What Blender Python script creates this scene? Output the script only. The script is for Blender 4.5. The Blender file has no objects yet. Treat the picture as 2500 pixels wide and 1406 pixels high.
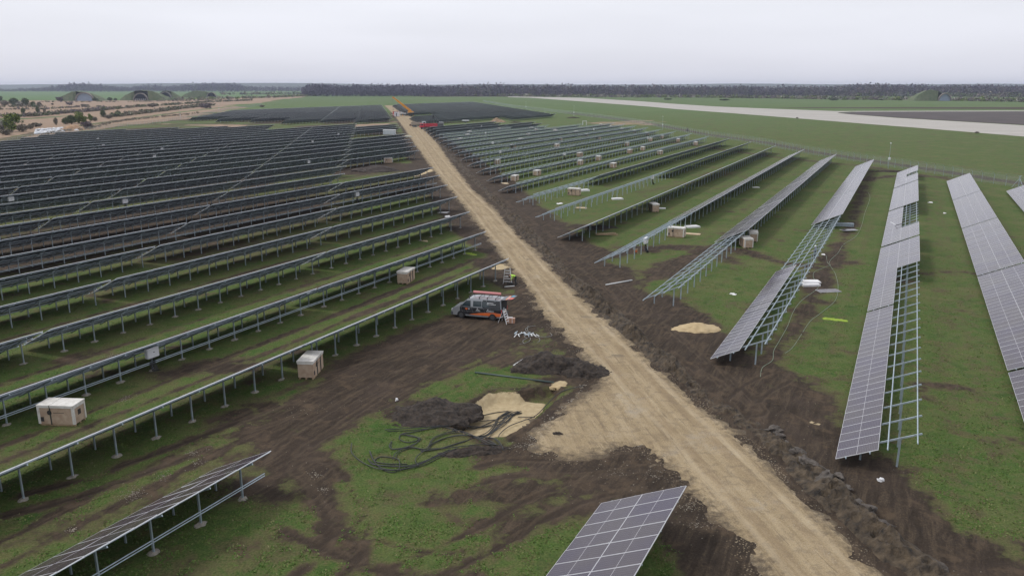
import bpy, bmesh, math, random
import numpy as np
from mathutils import Vector, Matrix
R = math.radians
random.seed(7); np.random.seed(7)

# ------------------------------------------------------------------ camera, sky, sun
sc = bpy.context.scene
COL = sc.collection
CAM_H = 20.7
F_PX = 1900.0            # focal length measured in pixels of the 2500 px wide photograph
PITCH = 0.2534
HAZE = 0.00010
cam_d = bpy.data.cameras.new('camera'); cam = bpy.data.objects.new('camera', cam_d); COL.objects.link(cam)
cam.location = (0, 0, CAM_H); cam.rotation_euler = (math.pi/2 - PITCH, 0, 0)
cam_d.sensor_width = 36; cam_d.lens = F_PX/2500*36; cam_d.clip_end = 30000; cam_d.clip_start = 0.5
sc.camera = cam
sc.view_settings.view_transform = 'Standard'; sc.view_settings.look = 'None'
sc.view_settings.exposure = 0.12; sc.view_settings.gamma = 1; sc.view_settings.use_curve_mapping = False
sc.cycles.max_bounces = 6; sc.cycles.volume_bounces = 0; sc.cycles.transparent_max_bounces = 12

ROW_A = 0.465637                                     # azimuth of the panel rows
RD = np.array([math.sin(ROW_A), math.cos(ROW_A)])    # along a row
RW = np.array([math.cos(ROW_A), -math.sin(ROW_A)])   # across the rows, towards the high edges
SUN_EL, SUN_AZ = R(52), math.atan2(-RW[0], -RW[1]) - 0.35     # azimuth of the sun (from +Y, clockwise)

w = bpy.data.worlds.new('World'); sc.world = w; w.use_nodes = True
nt = w.node_tree; nt.nodes.clear()
def N(t, typ, **k):
    n = t.nodes.new(typ)
    for a, b in k.items(): setattr(n, a, b)
    return n
out = N(nt, 'ShaderNodeOutputWorld'); bg = N(nt, 'ShaderNodeBackground'); nt.links.new(bg.outputs[0], out.inputs[0])
sky = N(nt, 'ShaderNodeTexSky', sky_type='NISHITA'); sky.sun_disc = False
sky.sun_elevation = SUN_EL; sky.sun_rotation = SUN_AZ; sky.air_density = 1.0; sky.dust_density = 2.0
tc = N(nt, 'ShaderNodeTexCoord'); sep = N(nt, 'ShaderNodeSeparateXYZ'); nt.links.new(tc.outputs['Generated'], sep.inputs[0])
ramp = N(nt, 'ShaderNodeValToRGB'); nt.links.new(sep.outputs['Z'], ramp.inputs[0])
ramp.color_ramp.elements[0].position = 0.0; ramp.color_ramp.elements[0].color = (7.4, 7.45, 8.35, 1)
ramp.color_ramp.elements[1].position = 0.12; ramp.color_ramp.elements[1].color = (8.8, 8.9, 9.5, 1)
e = ramp.color_ramp.elements.new(0.5); e.color = (9.3, 9.35, 9.8, 1)
mp = N(nt, 'ShaderNodeMapping'); mp.inputs['Scale'].default_value = (1.2, 1.2, 9)
nz = N(nt, 'ShaderNodeTexNoise'); nz.inputs['Scale'].default_value = 1.6; nz.inputs['Detail'].default_value = 4
nt.links.new(tc.outputs['Generated'], mp.inputs[0]); nt.links.new(mp.outputs[0], nz.inputs['Vector'])
mr = N(nt, 'ShaderNodeMapRange'); mr.inputs[1].default_value = 0.3; mr.inputs[2].default_value = 0.7
mr.inputs[3].default_value = 0.93; mr.inputs[4].default_value = 1.045; nt.links.new(nz.outputs[0], mr.inputs[0])
mul = N(nt, 'ShaderNodeVectorMath', operation='SCALE'); nt.links.new(ramp.outputs[0], mul.inputs[0]); nt.links.new(mr.outputs[0], mul.inputs['Scale'])
mx = N(nt, 'ShaderNodeMix', data_type='RGBA'); mx.inputs[0].default_value = 0.9
nt.links.new(sky.outputs[0], mx.inputs[6]); nt.links.new(mul.outputs[0], mx.inputs[7])
nt.links.new(mx.outputs[2], bg.inputs[0]); bg.inputs[1].default_value = 0.1

sd = bpy.data.lights.new('sun', 'SUN'); sun = bpy.data.objects.new('sun', sd); COL.objects.link(sun)
sd.energy = 1.5; sd.angle = R(12); sd.color = (1, .965, .91)
sdir = Vector((math.sin(SUN_AZ)*math.cos(SUN_EL), math.cos(SUN_AZ)*math.cos(SUN_EL), math.sin(SUN_EL)))
sun.rotation_euler = sdir.to_track_quat('Z', 'Y').to_euler(); sun.location = (0, 0, 200)

# ------------------------------------------------------------------ surveying: photo pixel -> point of the place
CP, SP = math.cos(PITCH), math.sin(PITCH)
def G(px, py, z=0.0):
    """ground point (height z) seen at pixel px,py of the 2500x1406 photograph"""
    X = (px-1250)/F_PX; Y = -(py-703)/F_PX
    v = (X, CP+Y*SP, -SP+Y*CP); s = (z-CAM_H)/v[2]
    return Vector((v[0]*s, v[1]*s, z))
def PX(x, y, z=0.0):
    dz = z-CAM_H; Y = y*CP-dz*SP; Z = y*SP+dz*CP
    return (1250+F_PX*x/Y, 703-F_PX*Z/Y) if Y > 1 else (1e6, 1e6)
def UW(u, v): return (u*RD[0]+v*RW[0], u*RD[1]+v*RW[1])
def toUW(p): return (p[0]*RD[0]+p[1]*RD[1], p[0]*RW[0]+p[1]*RW[1])
ROW_ANG = math.pi/2 - ROW_A      # local X along the row, local Y towards the low edge

# ------------------------------------------------------------------ noise
def _hash(i, j, s):
    h = (i.astype(np.int64)*374761393 + j.astype(np.int64)*668265263 + s*1442695041) & 0xffffffff
    h = ((h ^ (h >> 13))*1274126177) & 0xffffffff
    return ((h ^ (h >> 16)) & 0xffff)/65535.0
def vnoise(x, y, s=0):
    i = np.floor(x); j = np.floor(y); fx = x-i; fy = y-j
    fx = fx*fx*(3-2*fx); fy = fy*fy*(3-2*fy); i = i.astype(np.int64); j = j.astype(np.int64)
    a = _hash(i, j, s); b = _hash(i+1, j, s); c = _hash(i, j+1, s); d = _hash(i+1, j+1, s)
    return (a*(1-fx)+b*fx)*(1-fy)+(c*(1-fx)+d*fx)*fy
def fbm(x, y, s=0, o=4):
    t = 0; a = .5
    for k in range(o):
        t = t+a*vnoise(x, y, s+k*17); x = x*2.03+13.7; y = y*2.03+5.1; a *= .5
    return t/(1-.5**o)

# ------------------------------------------------------------------ materials
MATS = {}
def mat(name, col, rough=.7, metal=0.0, var=.0, vscale=4.0, bump=0.0, bscale=30.0, spec=.5, col2=None, coat=0.0):
    if name in MATS: return MATS[name]
    m = bpy.data.materials.new(name); m.use_nodes = True; t = m.node_tree; p = t.nodes['Principled BSDF']
    p.inputs['Roughness'].default_value = rough; p.inputs['Metallic'].default_value = metal
    p.inputs['Specular IOR Level'].default_value = spec; p.inputs['Coat Weight'].default_value = coat
    tcn = N(t, 'ShaderNodeTexCoord')
    nz = N(t, 'ShaderNodeTexNoise'); nz.inputs['Scale'].default_value = vscale; nz.inputs['Detail'].default_value = 5
    t.links.new(tcn.outputs['Object'], nz.inputs['Vector'])
    if col2 is None: col2 = tuple(min(1, c*(1+var)) for c in col); c1 = tuple(c*(1-var) for c in col)
    else: c1 = col
    rp = N(t, 'ShaderNodeValToRGB'); rp.color_ramp.elements[0].position = .3; rp.color_ramp.elements[1].position = .7
    rp.color_ramp.elements[0].color = (*c1, 1); rp.color_ramp.elements[1].color = (*col2, 1)
    t.links.new(nz.outputs[0], rp.inputs[0]); t.links.new(rp.outputs[0], p.inputs['Base Color'])
    if bump:
        nb = N(t, 'ShaderNodeTexNoise'); nb.inputs['Scale'].default_value = bscale; nb.inputs['Detail'].default_value = 4
        t.links.new(tcn.outputs['Object'], nb.inputs['Vector'])
        b = N(t, 'ShaderNodeBump'); b.inputs['Strength'].default_value = 1; b.inputs['Distance'].default_value = bump
        t.links.new(nb.outputs[0], b.inputs['Height']); t.links.new(b.outputs[0], p.inputs['Normal'])
    MATS[name] = m; return m
galv = mat('galvanised steel', (.38, .45, .50), .45, .45, .18, 2.5)
alu = mat('anodised aluminium', (.76, .78, .80), .45, .2, .04, 2)
panel_back = mat('module backsheet', (.014, .024, .038), .3, 0, .2, 1.0)
concrete = mat('concrete crumbs', (.26, .24, .21), .9, 0, .25, 9, .02, 25)
white_p = mat('white paint', (.72, .73, .76), .4, 0, .05, 3)
black_p = mat('black rubber', (.018, .018, .02), .6, 0, .2, 8)
darkmet = mat('dark steel', (.05, .052, .055), .5, .3, .2, 6)

def glass_mat():
    m = bpy.data.materials.new('module glass over cells'); m.use_nodes = True; t = m.node_tree; p = t.nodes['Principled BSDF']
    uv = N(t, 'ShaderNodeUVMap'); uv.uv_map = 'UVMap'
    s = N(t, 'ShaderNodeSeparateXYZ'); t.links.new(uv.outputs[0], s.inputs[0])
    def line(src, n, wd):
        a = N(t, 'ShaderNodeMath', operation='MULTIPLY'); a.inputs[1].default_value = n; t.links.new(src, a.inputs[0])
        f = N(t, 'ShaderNodeMath', operation='FRACT'); t.links.new(a.outputs[0], f.inputs[0])
        c = N(t, 'ShaderNodeMath', operation='SUBTRACT'); c.inputs[1].default_value = .5; t.links.new(f.outputs[0], c.inputs[0])
        d = N(t, 'ShaderNodeMath', operation='ABSOLUTE'); t.links.new(c.outputs[0], d.inputs[0])
        g = N(t, 'ShaderNodeMath', operation='GREATER_THAN'); g.inputs[1].default_value = .5-wd; t.links.new(d.outputs[0], g.inputs[0])
        return g.outputs[0]
    lx = line(s.outputs[0], 6, .03); ly = line(s.outputs[1], 24, .045)
    mxx = N(t, 'ShaderNodeMath', operation='MAXIMUM'); t.links.new(lx, mxx.inputs[0]); t.links.new(ly, mxx.inputs[1])
    # middle bar of the half-cut module
    c = N(t, 'ShaderNodeMath', operation='SUBTRACT'); c.inputs[1].default_value = .5; t.links.new(s.outputs[1], c.inputs[0])
    d = N(t, 'ShaderNodeMath', operation='ABSOLUTE'); t.links.new(c.outputs[0], d.inputs[0])
    g = N(t, 'ShaderNodeMath', operation='LESS_THAN'); g.inputs[1].default_value = .0035; t.links.new(d.outputs[0], g.inputs[0])
    oi = N(t, 'ShaderNodeObjectInfo'); 
    tint = N(t, 'ShaderNodeTexNoise'); tint.inputs['Scale'].default_value = .35; tint.inputs['Detail'].default_value = 1
    geo = N(t, 'ShaderNodeNewGeometry'); t.links.new(geo.outputs['Position'], tint.inputs['Vector'])
    rp = N(t, 'ShaderNodeValToRGB'); t.links.new(tint.outputs[0], rp.inputs[0])
    rp.color_ramp.elements[0].position = .35; rp.color_ramp.elements[0].color = (.028, .019, .045, 1)
    rp.color_ramp.elements[1].position = .62; rp.color_ramp.elements[1].color = (.045, .035, .042, 1)
    m1 = N(t, 'ShaderNodeMix', data_type='RGBA'); t.links.new(mxx.outputs[0], m1.inputs[0]); t.links.new(rp.outputs[0], m1.inputs[6]); m1.inputs[7].default_value = (.13, .12, .145, 1)
    m2 = N(t, 'ShaderNodeMix', data_type='RGBA'); t.links.new(g.outputs[0], m2.inputs[0]); t.links.new(m1.outputs[2], m2.inputs[6]); m2.inputs[7].default_value = (.55, .55, .58, 1)
    t.links.new(m2.outputs[2], p.inputs['Base Color'])
    p.inputs['Roughness'].default_value = .14; p.inputs['IOR'].default_value = 1.40; p.inputs['Specular IOR Level'].default_value = .5
    return m
glass = glass_mat()

# ------------------------------------------------------------------ mesh helpers
class MB:
    def __init__(s): s.v = []; s.f = []; s.m = []; s.uv = []
    def face(s, pts, mi=0, uv=None):
        n = len(s.v); s.v += [tuple(p) for p in pts]; s.f.append(tuple(range(n, n+len(pts)))); s.m.append(mi)
        s.uv += (uv if uv else [(0, 0)]*len(pts))
    def raw(s, vs, fs, mi=0):
        n = len(s.v); s.v += [tuple(p) for p in vs]
        for f in fs: s.f.append(tuple(i+n for i in f)); s.m.append(mi); s.uv += [(0, 0)]*len(f)
    def box(s, c, d, mi=0, M=None, top=1.0):
        x, y, z = d[0]/2, d[1]/2, d[2]/2
        P = [Vector((sx*x*(top if sz > 0 else 1), sy*y*(top if sz > 0 else 1), sz*z)) for sz in (-1, 1) for sx, sy in ((-1, -1), (1, -1), (1, 1), (-1, 1))]
        P = [(M @ p if M else p)+Vector(c) for p in P]
        s.raw(P, [(3, 2, 1, 0), (4, 5, 6, 7), (0, 1, 5, 4), (1, 2, 6, 5), (2, 3, 7, 6), (3, 0, 4, 7)], mi)
    def bar(s, a, b, wd, h=None, mi=0, up=(0, 0, 1)):
        a, b = Vector(a), Vector(b); h = h or wd; d = (b-a); L = d.length; d.normalize(); u = Vector(up)
        x = d.cross(u)
        if x.length < 1e-4: x = d.cross(Vector((1, 0, 0)))
        x.normalize(); y = x.cross(d)
        P = [c+x*sx*wd/2+y*sy*h/2 for c in (a, b) for sx, sy in ((-1, -1), (1, -1), (1, 1), (-1, 1))]
        s.raw(P, [(3, 2, 1, 0), (4, 5, 6, 7), (0, 1, 5, 4), (1, 2, 6, 5), (2, 3, 7, 6), (3, 0, 4, 7)], mi)
    def tube(s, pts, r, n=8, mi=0, caps=True):
        pts = [Vector(p) for p in pts]; rs = r if isinstance(r, (list, tuple)) else [r]*len(pts)
        base = len(s.v); ref = Vector((0, 0, 1))
        for i, p in enumerate(pts):
            d = (pts[min(i+1, len(pts)-1)]-pts[max(i-1, 0)]); d = d.normalized() if d.length > 1e-6 else Vector((0, 0, 1))
            x = d.cross(ref)
            if x.length < .05: x = d.cross(Vector((1, 0, 0)))
            x.normalize(); y = x.cross(d)
            for k in range(n):
                a = 2*math.pi*k/n; s.v.append(tuple(p+x*math.cos(a)*rs[i]+y*math.sin(a)*rs[i]))
        for i in range(len(pts)-1):
            for k in range(n):
                a = base+i*n+k; b = base+i*n+(k+1) % n
                s.f.append((a, b, b+n, a+n)); s.m.append(mi); s.uv += [(0, 0)]*4
        if caps:
            s.f.append(tuple(base+k for k in range(n))[::-1]); s.m.append(mi); s.uv += [(0, 0)]*n
            e_ = base+(len(pts)-1)*n; s.f.append(tuple(e_+k for k in range(n))); s.m.append(mi); s.uv += [(0, 0)]*n
    def cyl(s, a, b, r, n=12, mi=0): s.tube([a, b], r, n, mi)
    def mesh(s, name, mats, smooth=False):
        me = bpy.data.meshes.new(name); me.from_pydata(s.v, [], s.f)
        for m in (mats if isinstance(mats, (list, tuple)) else [mats]): me.materials.append(m)
        me.polygons.foreach_set('material_index', s.m)
        if smooth: me.polygons.foreach_set('use_smooth', [True]*len(s.f))
        l = me.uv_layers.new(name='UVMap'); l.data.foreach_set('uv', [c for q in s.uv for c in q])
        me.update(); return me
def link(name, data, parent=None, loc=None, rot=None):
    o = bpy.data.objects.new(name, data); COL.objects.link(o)
    if parent: o.parent = parent
    if loc is not None: o.location = loc
    if rot is not None: o.rotation_euler = rot
    return o
def tag(o, label, cat, group=None):
    o['label'] = label; o['category'] = cat
    if group: o['group'] = group
    return o
def thing(name, label, cat, loc=(0, 0, 0), rotz=0, group=None):
    return tag(link(name, None, None, loc, (0, 0, rotz)), label, cat, group)
def struct(o, kind='structure'): o['kind'] = kind; return o
def blob(seed, r=(1, 1, 1), sub=2, amp=.25, flat=True):
    """irregular lump sitting on z=0"""
    bm = bmesh.new(); bmesh.ops.create_icosphere(bm, subdivisions=sub, radius=1)
    V = np.array([v.co[:] for v in bm.verts])
    n = fbm(V[:, 0]*1.7+seed*3.1+V[:, 2]*1.3, V[:, 1]*1.7-V[:, 2]*.9+seed, seed, 3)
    V = V*(1+amp*(n-.5)*2)[:, None]
    F = [tuple(v.index for v in f.verts) for f in bm.faces]; bm.free()
    V = V*np.array(r)
    if flat: V[:, 2] = np.maximum(V[:, 2], -.05*r[2])
    return V, F

# ------------------------------------------------------------------ ground masks (strokes surveyed on the photo, stored in ground metres)
def poly_sdf(X, Y, P):
    """signed distance, positive inside"""
    P = np.asarray(P, float); d = np.full(X.shape, 1e12); ins = np.zeros(X.shape, bool); n = len(P)
    for i in range(n):
        a = P[i]; b = P[(i+1) % n]; e = b-a; L = max(e@e, 1e-9)
        t = np.clip(((X-a[0])*e[0]+(Y-a[1])*e[1])/L, 0, 1)
        d = np.minimum(d, (X-a[0]-t*e[0])**2+(Y-a[1]-t*e[1])**2)
        c = (a[1] > Y) != (b[1] > Y)
        xx = (b[0]-a[0])*(Y-a[1])/((b[1]-a[1]) if abs(b[1]-a[1]) > 1e-9 else 1e-9)+a[0]
        ins ^= c & (X < xx)
    return np.where(ins, 1, -1)*np.sqrt(d)
def line_d(X, Y, P, rad):
    P = np.asarray(P, float); out = np.full(X.shape, 1e9); rr = rad if isinstance(rad, (list, tuple)) else [rad]*len(P)
    for i in range(len(P)-1):
        a = P[i]; b = P[i+1]; e = b-a; L = max(e@e, 1e-9)
        t = np.clip(((X-a[0])*e[0]+(Y-a[1])*e[1])/L, 0, 1)
        d = np.sqrt((X-a[0]-t*e[0])**2+(Y-a[1]-t*e[1])**2)-(rr[i]*(1-t)+rr[i+1]*t)
        out = np.minimum(out, d)
    return -out
gp = lambda L: [G(x, y)[:2] for x, y in L]

ROAD_L = [(938, 258), (960, 280), (984, 312), (1008, 348), (1048, 405), (1088, 455), (1143, 519), (1164, 552), (1206, 602), (1240, 652), (1285, 706), (1319, 768), (1363, 809),
          (1408, 853), (1466, 918), (1462, 945), (1408, 978), (1335, 1028), (1290, 1070), (1315, 1105), (1400, 1125), (1460, 1112), (1510, 1092), (1580, 1108), (1640, 1150), (1686, 1206), (1769, 1289), (1826, 1350), (1870, 1410), (1990, 1560)]
ROAD_R = [(965, 258), (1012, 292), (1040, 318), (1072, 354), (1105, 400), (1153, 460), (1212, 514), (1260, 565), (1300, 604), (1346, 650), (1414, 720), (1483, 778), (1568, 860), (1650, 935), (1733, 1008),
          (1801, 1058), (1902, 1152), (1974, 1224), (2046, 1296), (2118, 1368), (2160, 1410), (2290, 1560)]
ROADP = gp(ROAD_L + ROAD_R[::-1])
BERM = gp([(1020, 305), (1062, 338), (1120, 400), (1175, 455), (1233, 510), (1285, 565), (1335, 615), (1400, 680), (1480, 755), (1560, 830), (1650, 905), (1730, 975), (1850, 1050), (1920, 1105), (1990, 1170), (2080, 1250), (2170, 1330), (2260, 1400), (2400, 1520)])
DIRT = [  # (points in photo pixels, radius in metres, strength)
    ([(1290, 730), (1180, 800), (1050, 850), (900, 930), (760, 1040), (720, 1110)], [3.5, 5, 5, 4.5, 3.2, 2.5], .95),
    ([(1350, 840), (1250, 870), (1100, 920), (1000, 980)], [3, 2.5, 2, 2], .6),
    ([(720, 1100), (780, 1180), (830, 1260), (860, 1330), (960, 1380), (1120, 1400)], [2, 1.4, 1.2, 1.1, 1.3, 1.2], .9),
    ([(660, 1000), (600, 1010), (700, 1100), (690, 1170)], [2, 2.2, 2.5, 1.6], .7),
    ([(1180, 1110), (1320, 1110), (1480, 1130), (1620, 1180), (1700, 1290), (1760, 1406)], [1.6, 2.6, 3.2, 3, 2, 1.6], .95),
    ([(960, 1240), (1120, 1210), (1250, 1200), (1400, 1190), (1560, 1200)], [.7, 1.3, 1.6, 2, 1.8], .75),
    ([(1100, 1380), (1250, 1310), (1400, 1240), (1540, 1190)], [.9, 1.0, 1.1, 1.2], .85),
    ([(960, 1010), (1030, 1000), (1130, 1030), (1210, 1090)], [1.6, 2.4, 1.4, 1.1], .95),
    ([(1210, 1090), (1130, 1095), (1040, 1080), (970, 1105)], [.8, .7, .6, .8], .9),
    ([(1110, 1010), (1200, 950), (1270, 955), (1350, 935), (1370, 950)], .9, 1.0),
    ([(1290, 905), (1370, 900), (1440, 900), (1460, 960), (1380, 985), (1330, 1030), (1230, 1075)], [2, 3.4, 2.6, 1.6, 1.2, 1.0, 1.0], .95),
    ([(1030, 310), (1085, 350), (1145, 400), (1205, 450), (1290, 530), (1400, 625), (1500, 715), (1600, 800), (1700, 880), (1800, 960), (1950, 1090), (2080, 1200), (2250, 1340), (2350, 1420)],
     [3, 4, 5, 5, 4.5, 5, 5.5, 6, 5.5, 5, 4, 3.6, 3.4, 3.4], .95),
    ([(1350, 560), (1420, 552), (1470, 560)], [2.2, 2, .8], .8), ([(1440, 640), (1540, 610), (1700, 600), (1790, 640)], [3, 2.4, 1.6, 1.6], .85),
    ([(1540, 760), (1600, 700), (1640, 650), (1720, 610), (1800, 610), (1900, 640), (2010, 655), (2080, 640)], [4.5, 3.5, 2.2, 1.6, 1.4, 1.3, 1.5, 1.0], .9),
    ([(2128, 418), (2105, 470), (2075, 560), (2050, 600), (2020, 650), (1975, 740), (1940, 800), (1880, 880), (1840, 930)], [.8, .8, .7, .9, 1.4, .9, .9, 1.2, 2.5], .95),
    ([(1740, 880), (1850, 900), (1950, 960), (1990, 1040)], [2.5, 2.4, 2.4, 2], .7),
    ([(2255, 668), (2330, 664), (2400, 670)], .35, .9), ([(2240, 935), (2330, 945), (2500, 962)], .4, .9), ([(2000, 925), (2060, 925)], .4, .8),
    ([(2290, 470), (2296, 600), (2310, 760), (2320, 900), (2335, 1080), (2360, 1250), (2380, 1400)], .55, .40),
    ([(2345, 480), (2352, 620), (2370, 760), (2400, 900), (2440, 1080), (2500, 1250)], .45, .34),
    ([(2250, 1370), (2350, 1350), (2500, 1380)], [3, 2.2, 2.2], .6), ([(2110, 440), (2180, 430), (2320, 432)], [1.8, 1.5, 1.5], .8),
    ([(860, 420), (930, 405), (1000, 408), (1045, 420)], [7, 8, 8, 5], .95),
    ([(980, 330), (1010, 372), (1040, 420), (1075, 468), (1120, 530), (1160, 580), (1205, 640), (1250, 700)], [3, 3, 3, 3, 3, 3, 2.6, 2.2], .9),
    ([(1630, 345), (1760, 365), (1900, 385), (2100, 405), (2330, 440)], [1.5, 2, 2, 2, 2], .6),
    ([(1400, 470), (1440, 560)], .6, .3), ([(600, 900), (480, 900), (430, 905)], [1.5, 1.8, 1.8], .85), ([(230, 860), (160, 880)], 1.0, .6),
    ([(620, 1190), (680, 1200)], 1.5, .8), ([(1700, 430), (1760, 420), (1850, 440)], 1.5, .5), ([(1560, 470), (1700, 445), (1800, 420)], 1.3, .45),
    ([(1000, 290), (1100, 300), (1200, 297)], [5, 3, 2], .7),
    ([(880, 1200), (1000, 1280), (1150, 1320), (1300, 1300)], [2, 3, 3, 2], .42), ([(0, 1330), (250, 1260), (450, 1180), (620, 1110)], [1.8, 1.8, 1.8, 1.8], .48), ([(420, 1400), (640, 1330), (760, 1290)], [2, 2, 2], .40), ([(0, 1130), (300, 1040), (600, 930)], [1.5, 1.5, 1.5], .4),
]
TRACKS = [[(1600, 1165), (1450, 1190), (1330, 1230), (1230, 1290), (1120, 1345), (1000, 1400)], [(1650, 1200), (1500, 1230), (1380, 1280), (1290, 1340), (1230, 1406)], [(1560, 1120), (1400, 1140), (1250, 1140), (1120, 1170), (1000, 1185)],
          [(1200, 790), (1100, 860), (960, 930), (830, 1010), (720, 1090), (690, 1180)], [(1300, 850), (1180, 900), (1060, 950), (950, 1010), (830, 1070), (765, 1110), (800, 1180), (845, 1260), (840, 1340), (760, 1420)],
          [(760, 1140), (815, 1180), (838, 1235), (825, 1275)], [(640, 960), (800, 900), (980, 850), (1100, 800)], [(1650, 890), (1760, 960), (1870, 1070), (1980, 1190), (2130, 1330), (2220, 1410)], [(1420, 640), (1540, 740), (1660, 850), (1760, 930), (1830, 1000)],
          [(1760, 600), (1650, 640), (1580, 720), (1540, 800)], [(1900, 920), (1830, 960), (1760, 1040)], [(0, 1240), (200, 1190), (420, 1110), (600, 1040), (720, 1000)], [(700, 1260), (860, 1330), (1000, 1370), (1160, 1375)], [(1100, 300), (1040, 300), (1010, 305)],
          [(1180, 460), (1290, 545), (1400, 640)]]
FENCE_R = gp([(2486, 458.4), (2396, 444.5), (2281, 425), (1973, 377), (1840, 350), (1700, 330), (1640, 318), (1560, 302), (1460, 288), (1380, 278), (1250, 262), (1180, 249)])
FENCE_L = gp([(20, 352), (110, 335), (230, 318), (400, 300), (470, 287), (560, 268), (640, 258)])
PATH_L = gp([(-40, 352), (60, 331), (150, 314), (260, 299), (340, 288), (450, 273), (560, 261), (700, 247)])
SAND = [[G(x, y, -.70)[:2] for x, y in [(1112, 1048), (1150, 1008), (1196, 978), (1250, 978), (1335, 984), (1325, 1005), (1300, 1025), (1255, 1078), (1180, 1090), (1120, 1078)]]]
PIT = gp([(1108, 1040), (1118, 1008), (1160, 978), (1205, 955), (1262, 958), (1355, 936), (1372, 950), (1345, 985), (1305, 1022), (1240, 1060), (1165, 1068)])
DRY = [([(60, 246), (200, 246), (330, 246), (460, 243), (560, 240), (720, 236), (640, 252), (500, 262), (420, 268), (250, 280), (0, 292), (-80, 280), (-80, 250)], .9),
       ([(-80, 296), (0, 296), (200, 280), (330, 272), (470, 262), (540, 256), (600, 262), (540, 272), (460, 288), (330, 305), (230, 322), (150, 330), (0, 340), (-80, 345)], .85),
       ([(540, 240), (760, 234), (720, 240), (620, 250), (560, 255)], .8),
       ([(380, 302), (480, 308), (560, 310), (640, 304), (560, 306)], .9), ([(1540, 295), (1620, 292), (1600, 305), (1480, 312), (1400, 300)], .5),
       ([(873, 303), (960, 299), (975, 302), (880, 308)], .8)]
PLOUGH = [gp([(1040, 237), (1400, 236), (1400, 233.6), (1000, 233.6)]), gp([(1860, 264), (2600, 267.5), (2600, 262), (1990, 262.5)])]
GREEN2 = [gp([(-300, 247), (560, 240), (900, 234), (900, 222), (-300, 222)])]

def axis(lo, f0, f1, hi, s, g):
    a = list(np.arange(f0, f1, s)); x = f1; st = s
    while x < hi: a.append(x); st = s+g*(x-f1); x += st
    a.append(hi); b = []; x = f0-s
    while x > lo: b.append(x); st = s+g*(f0-x); x -= st
    b.append(lo); return np.array(b[::-1]+a)

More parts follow.
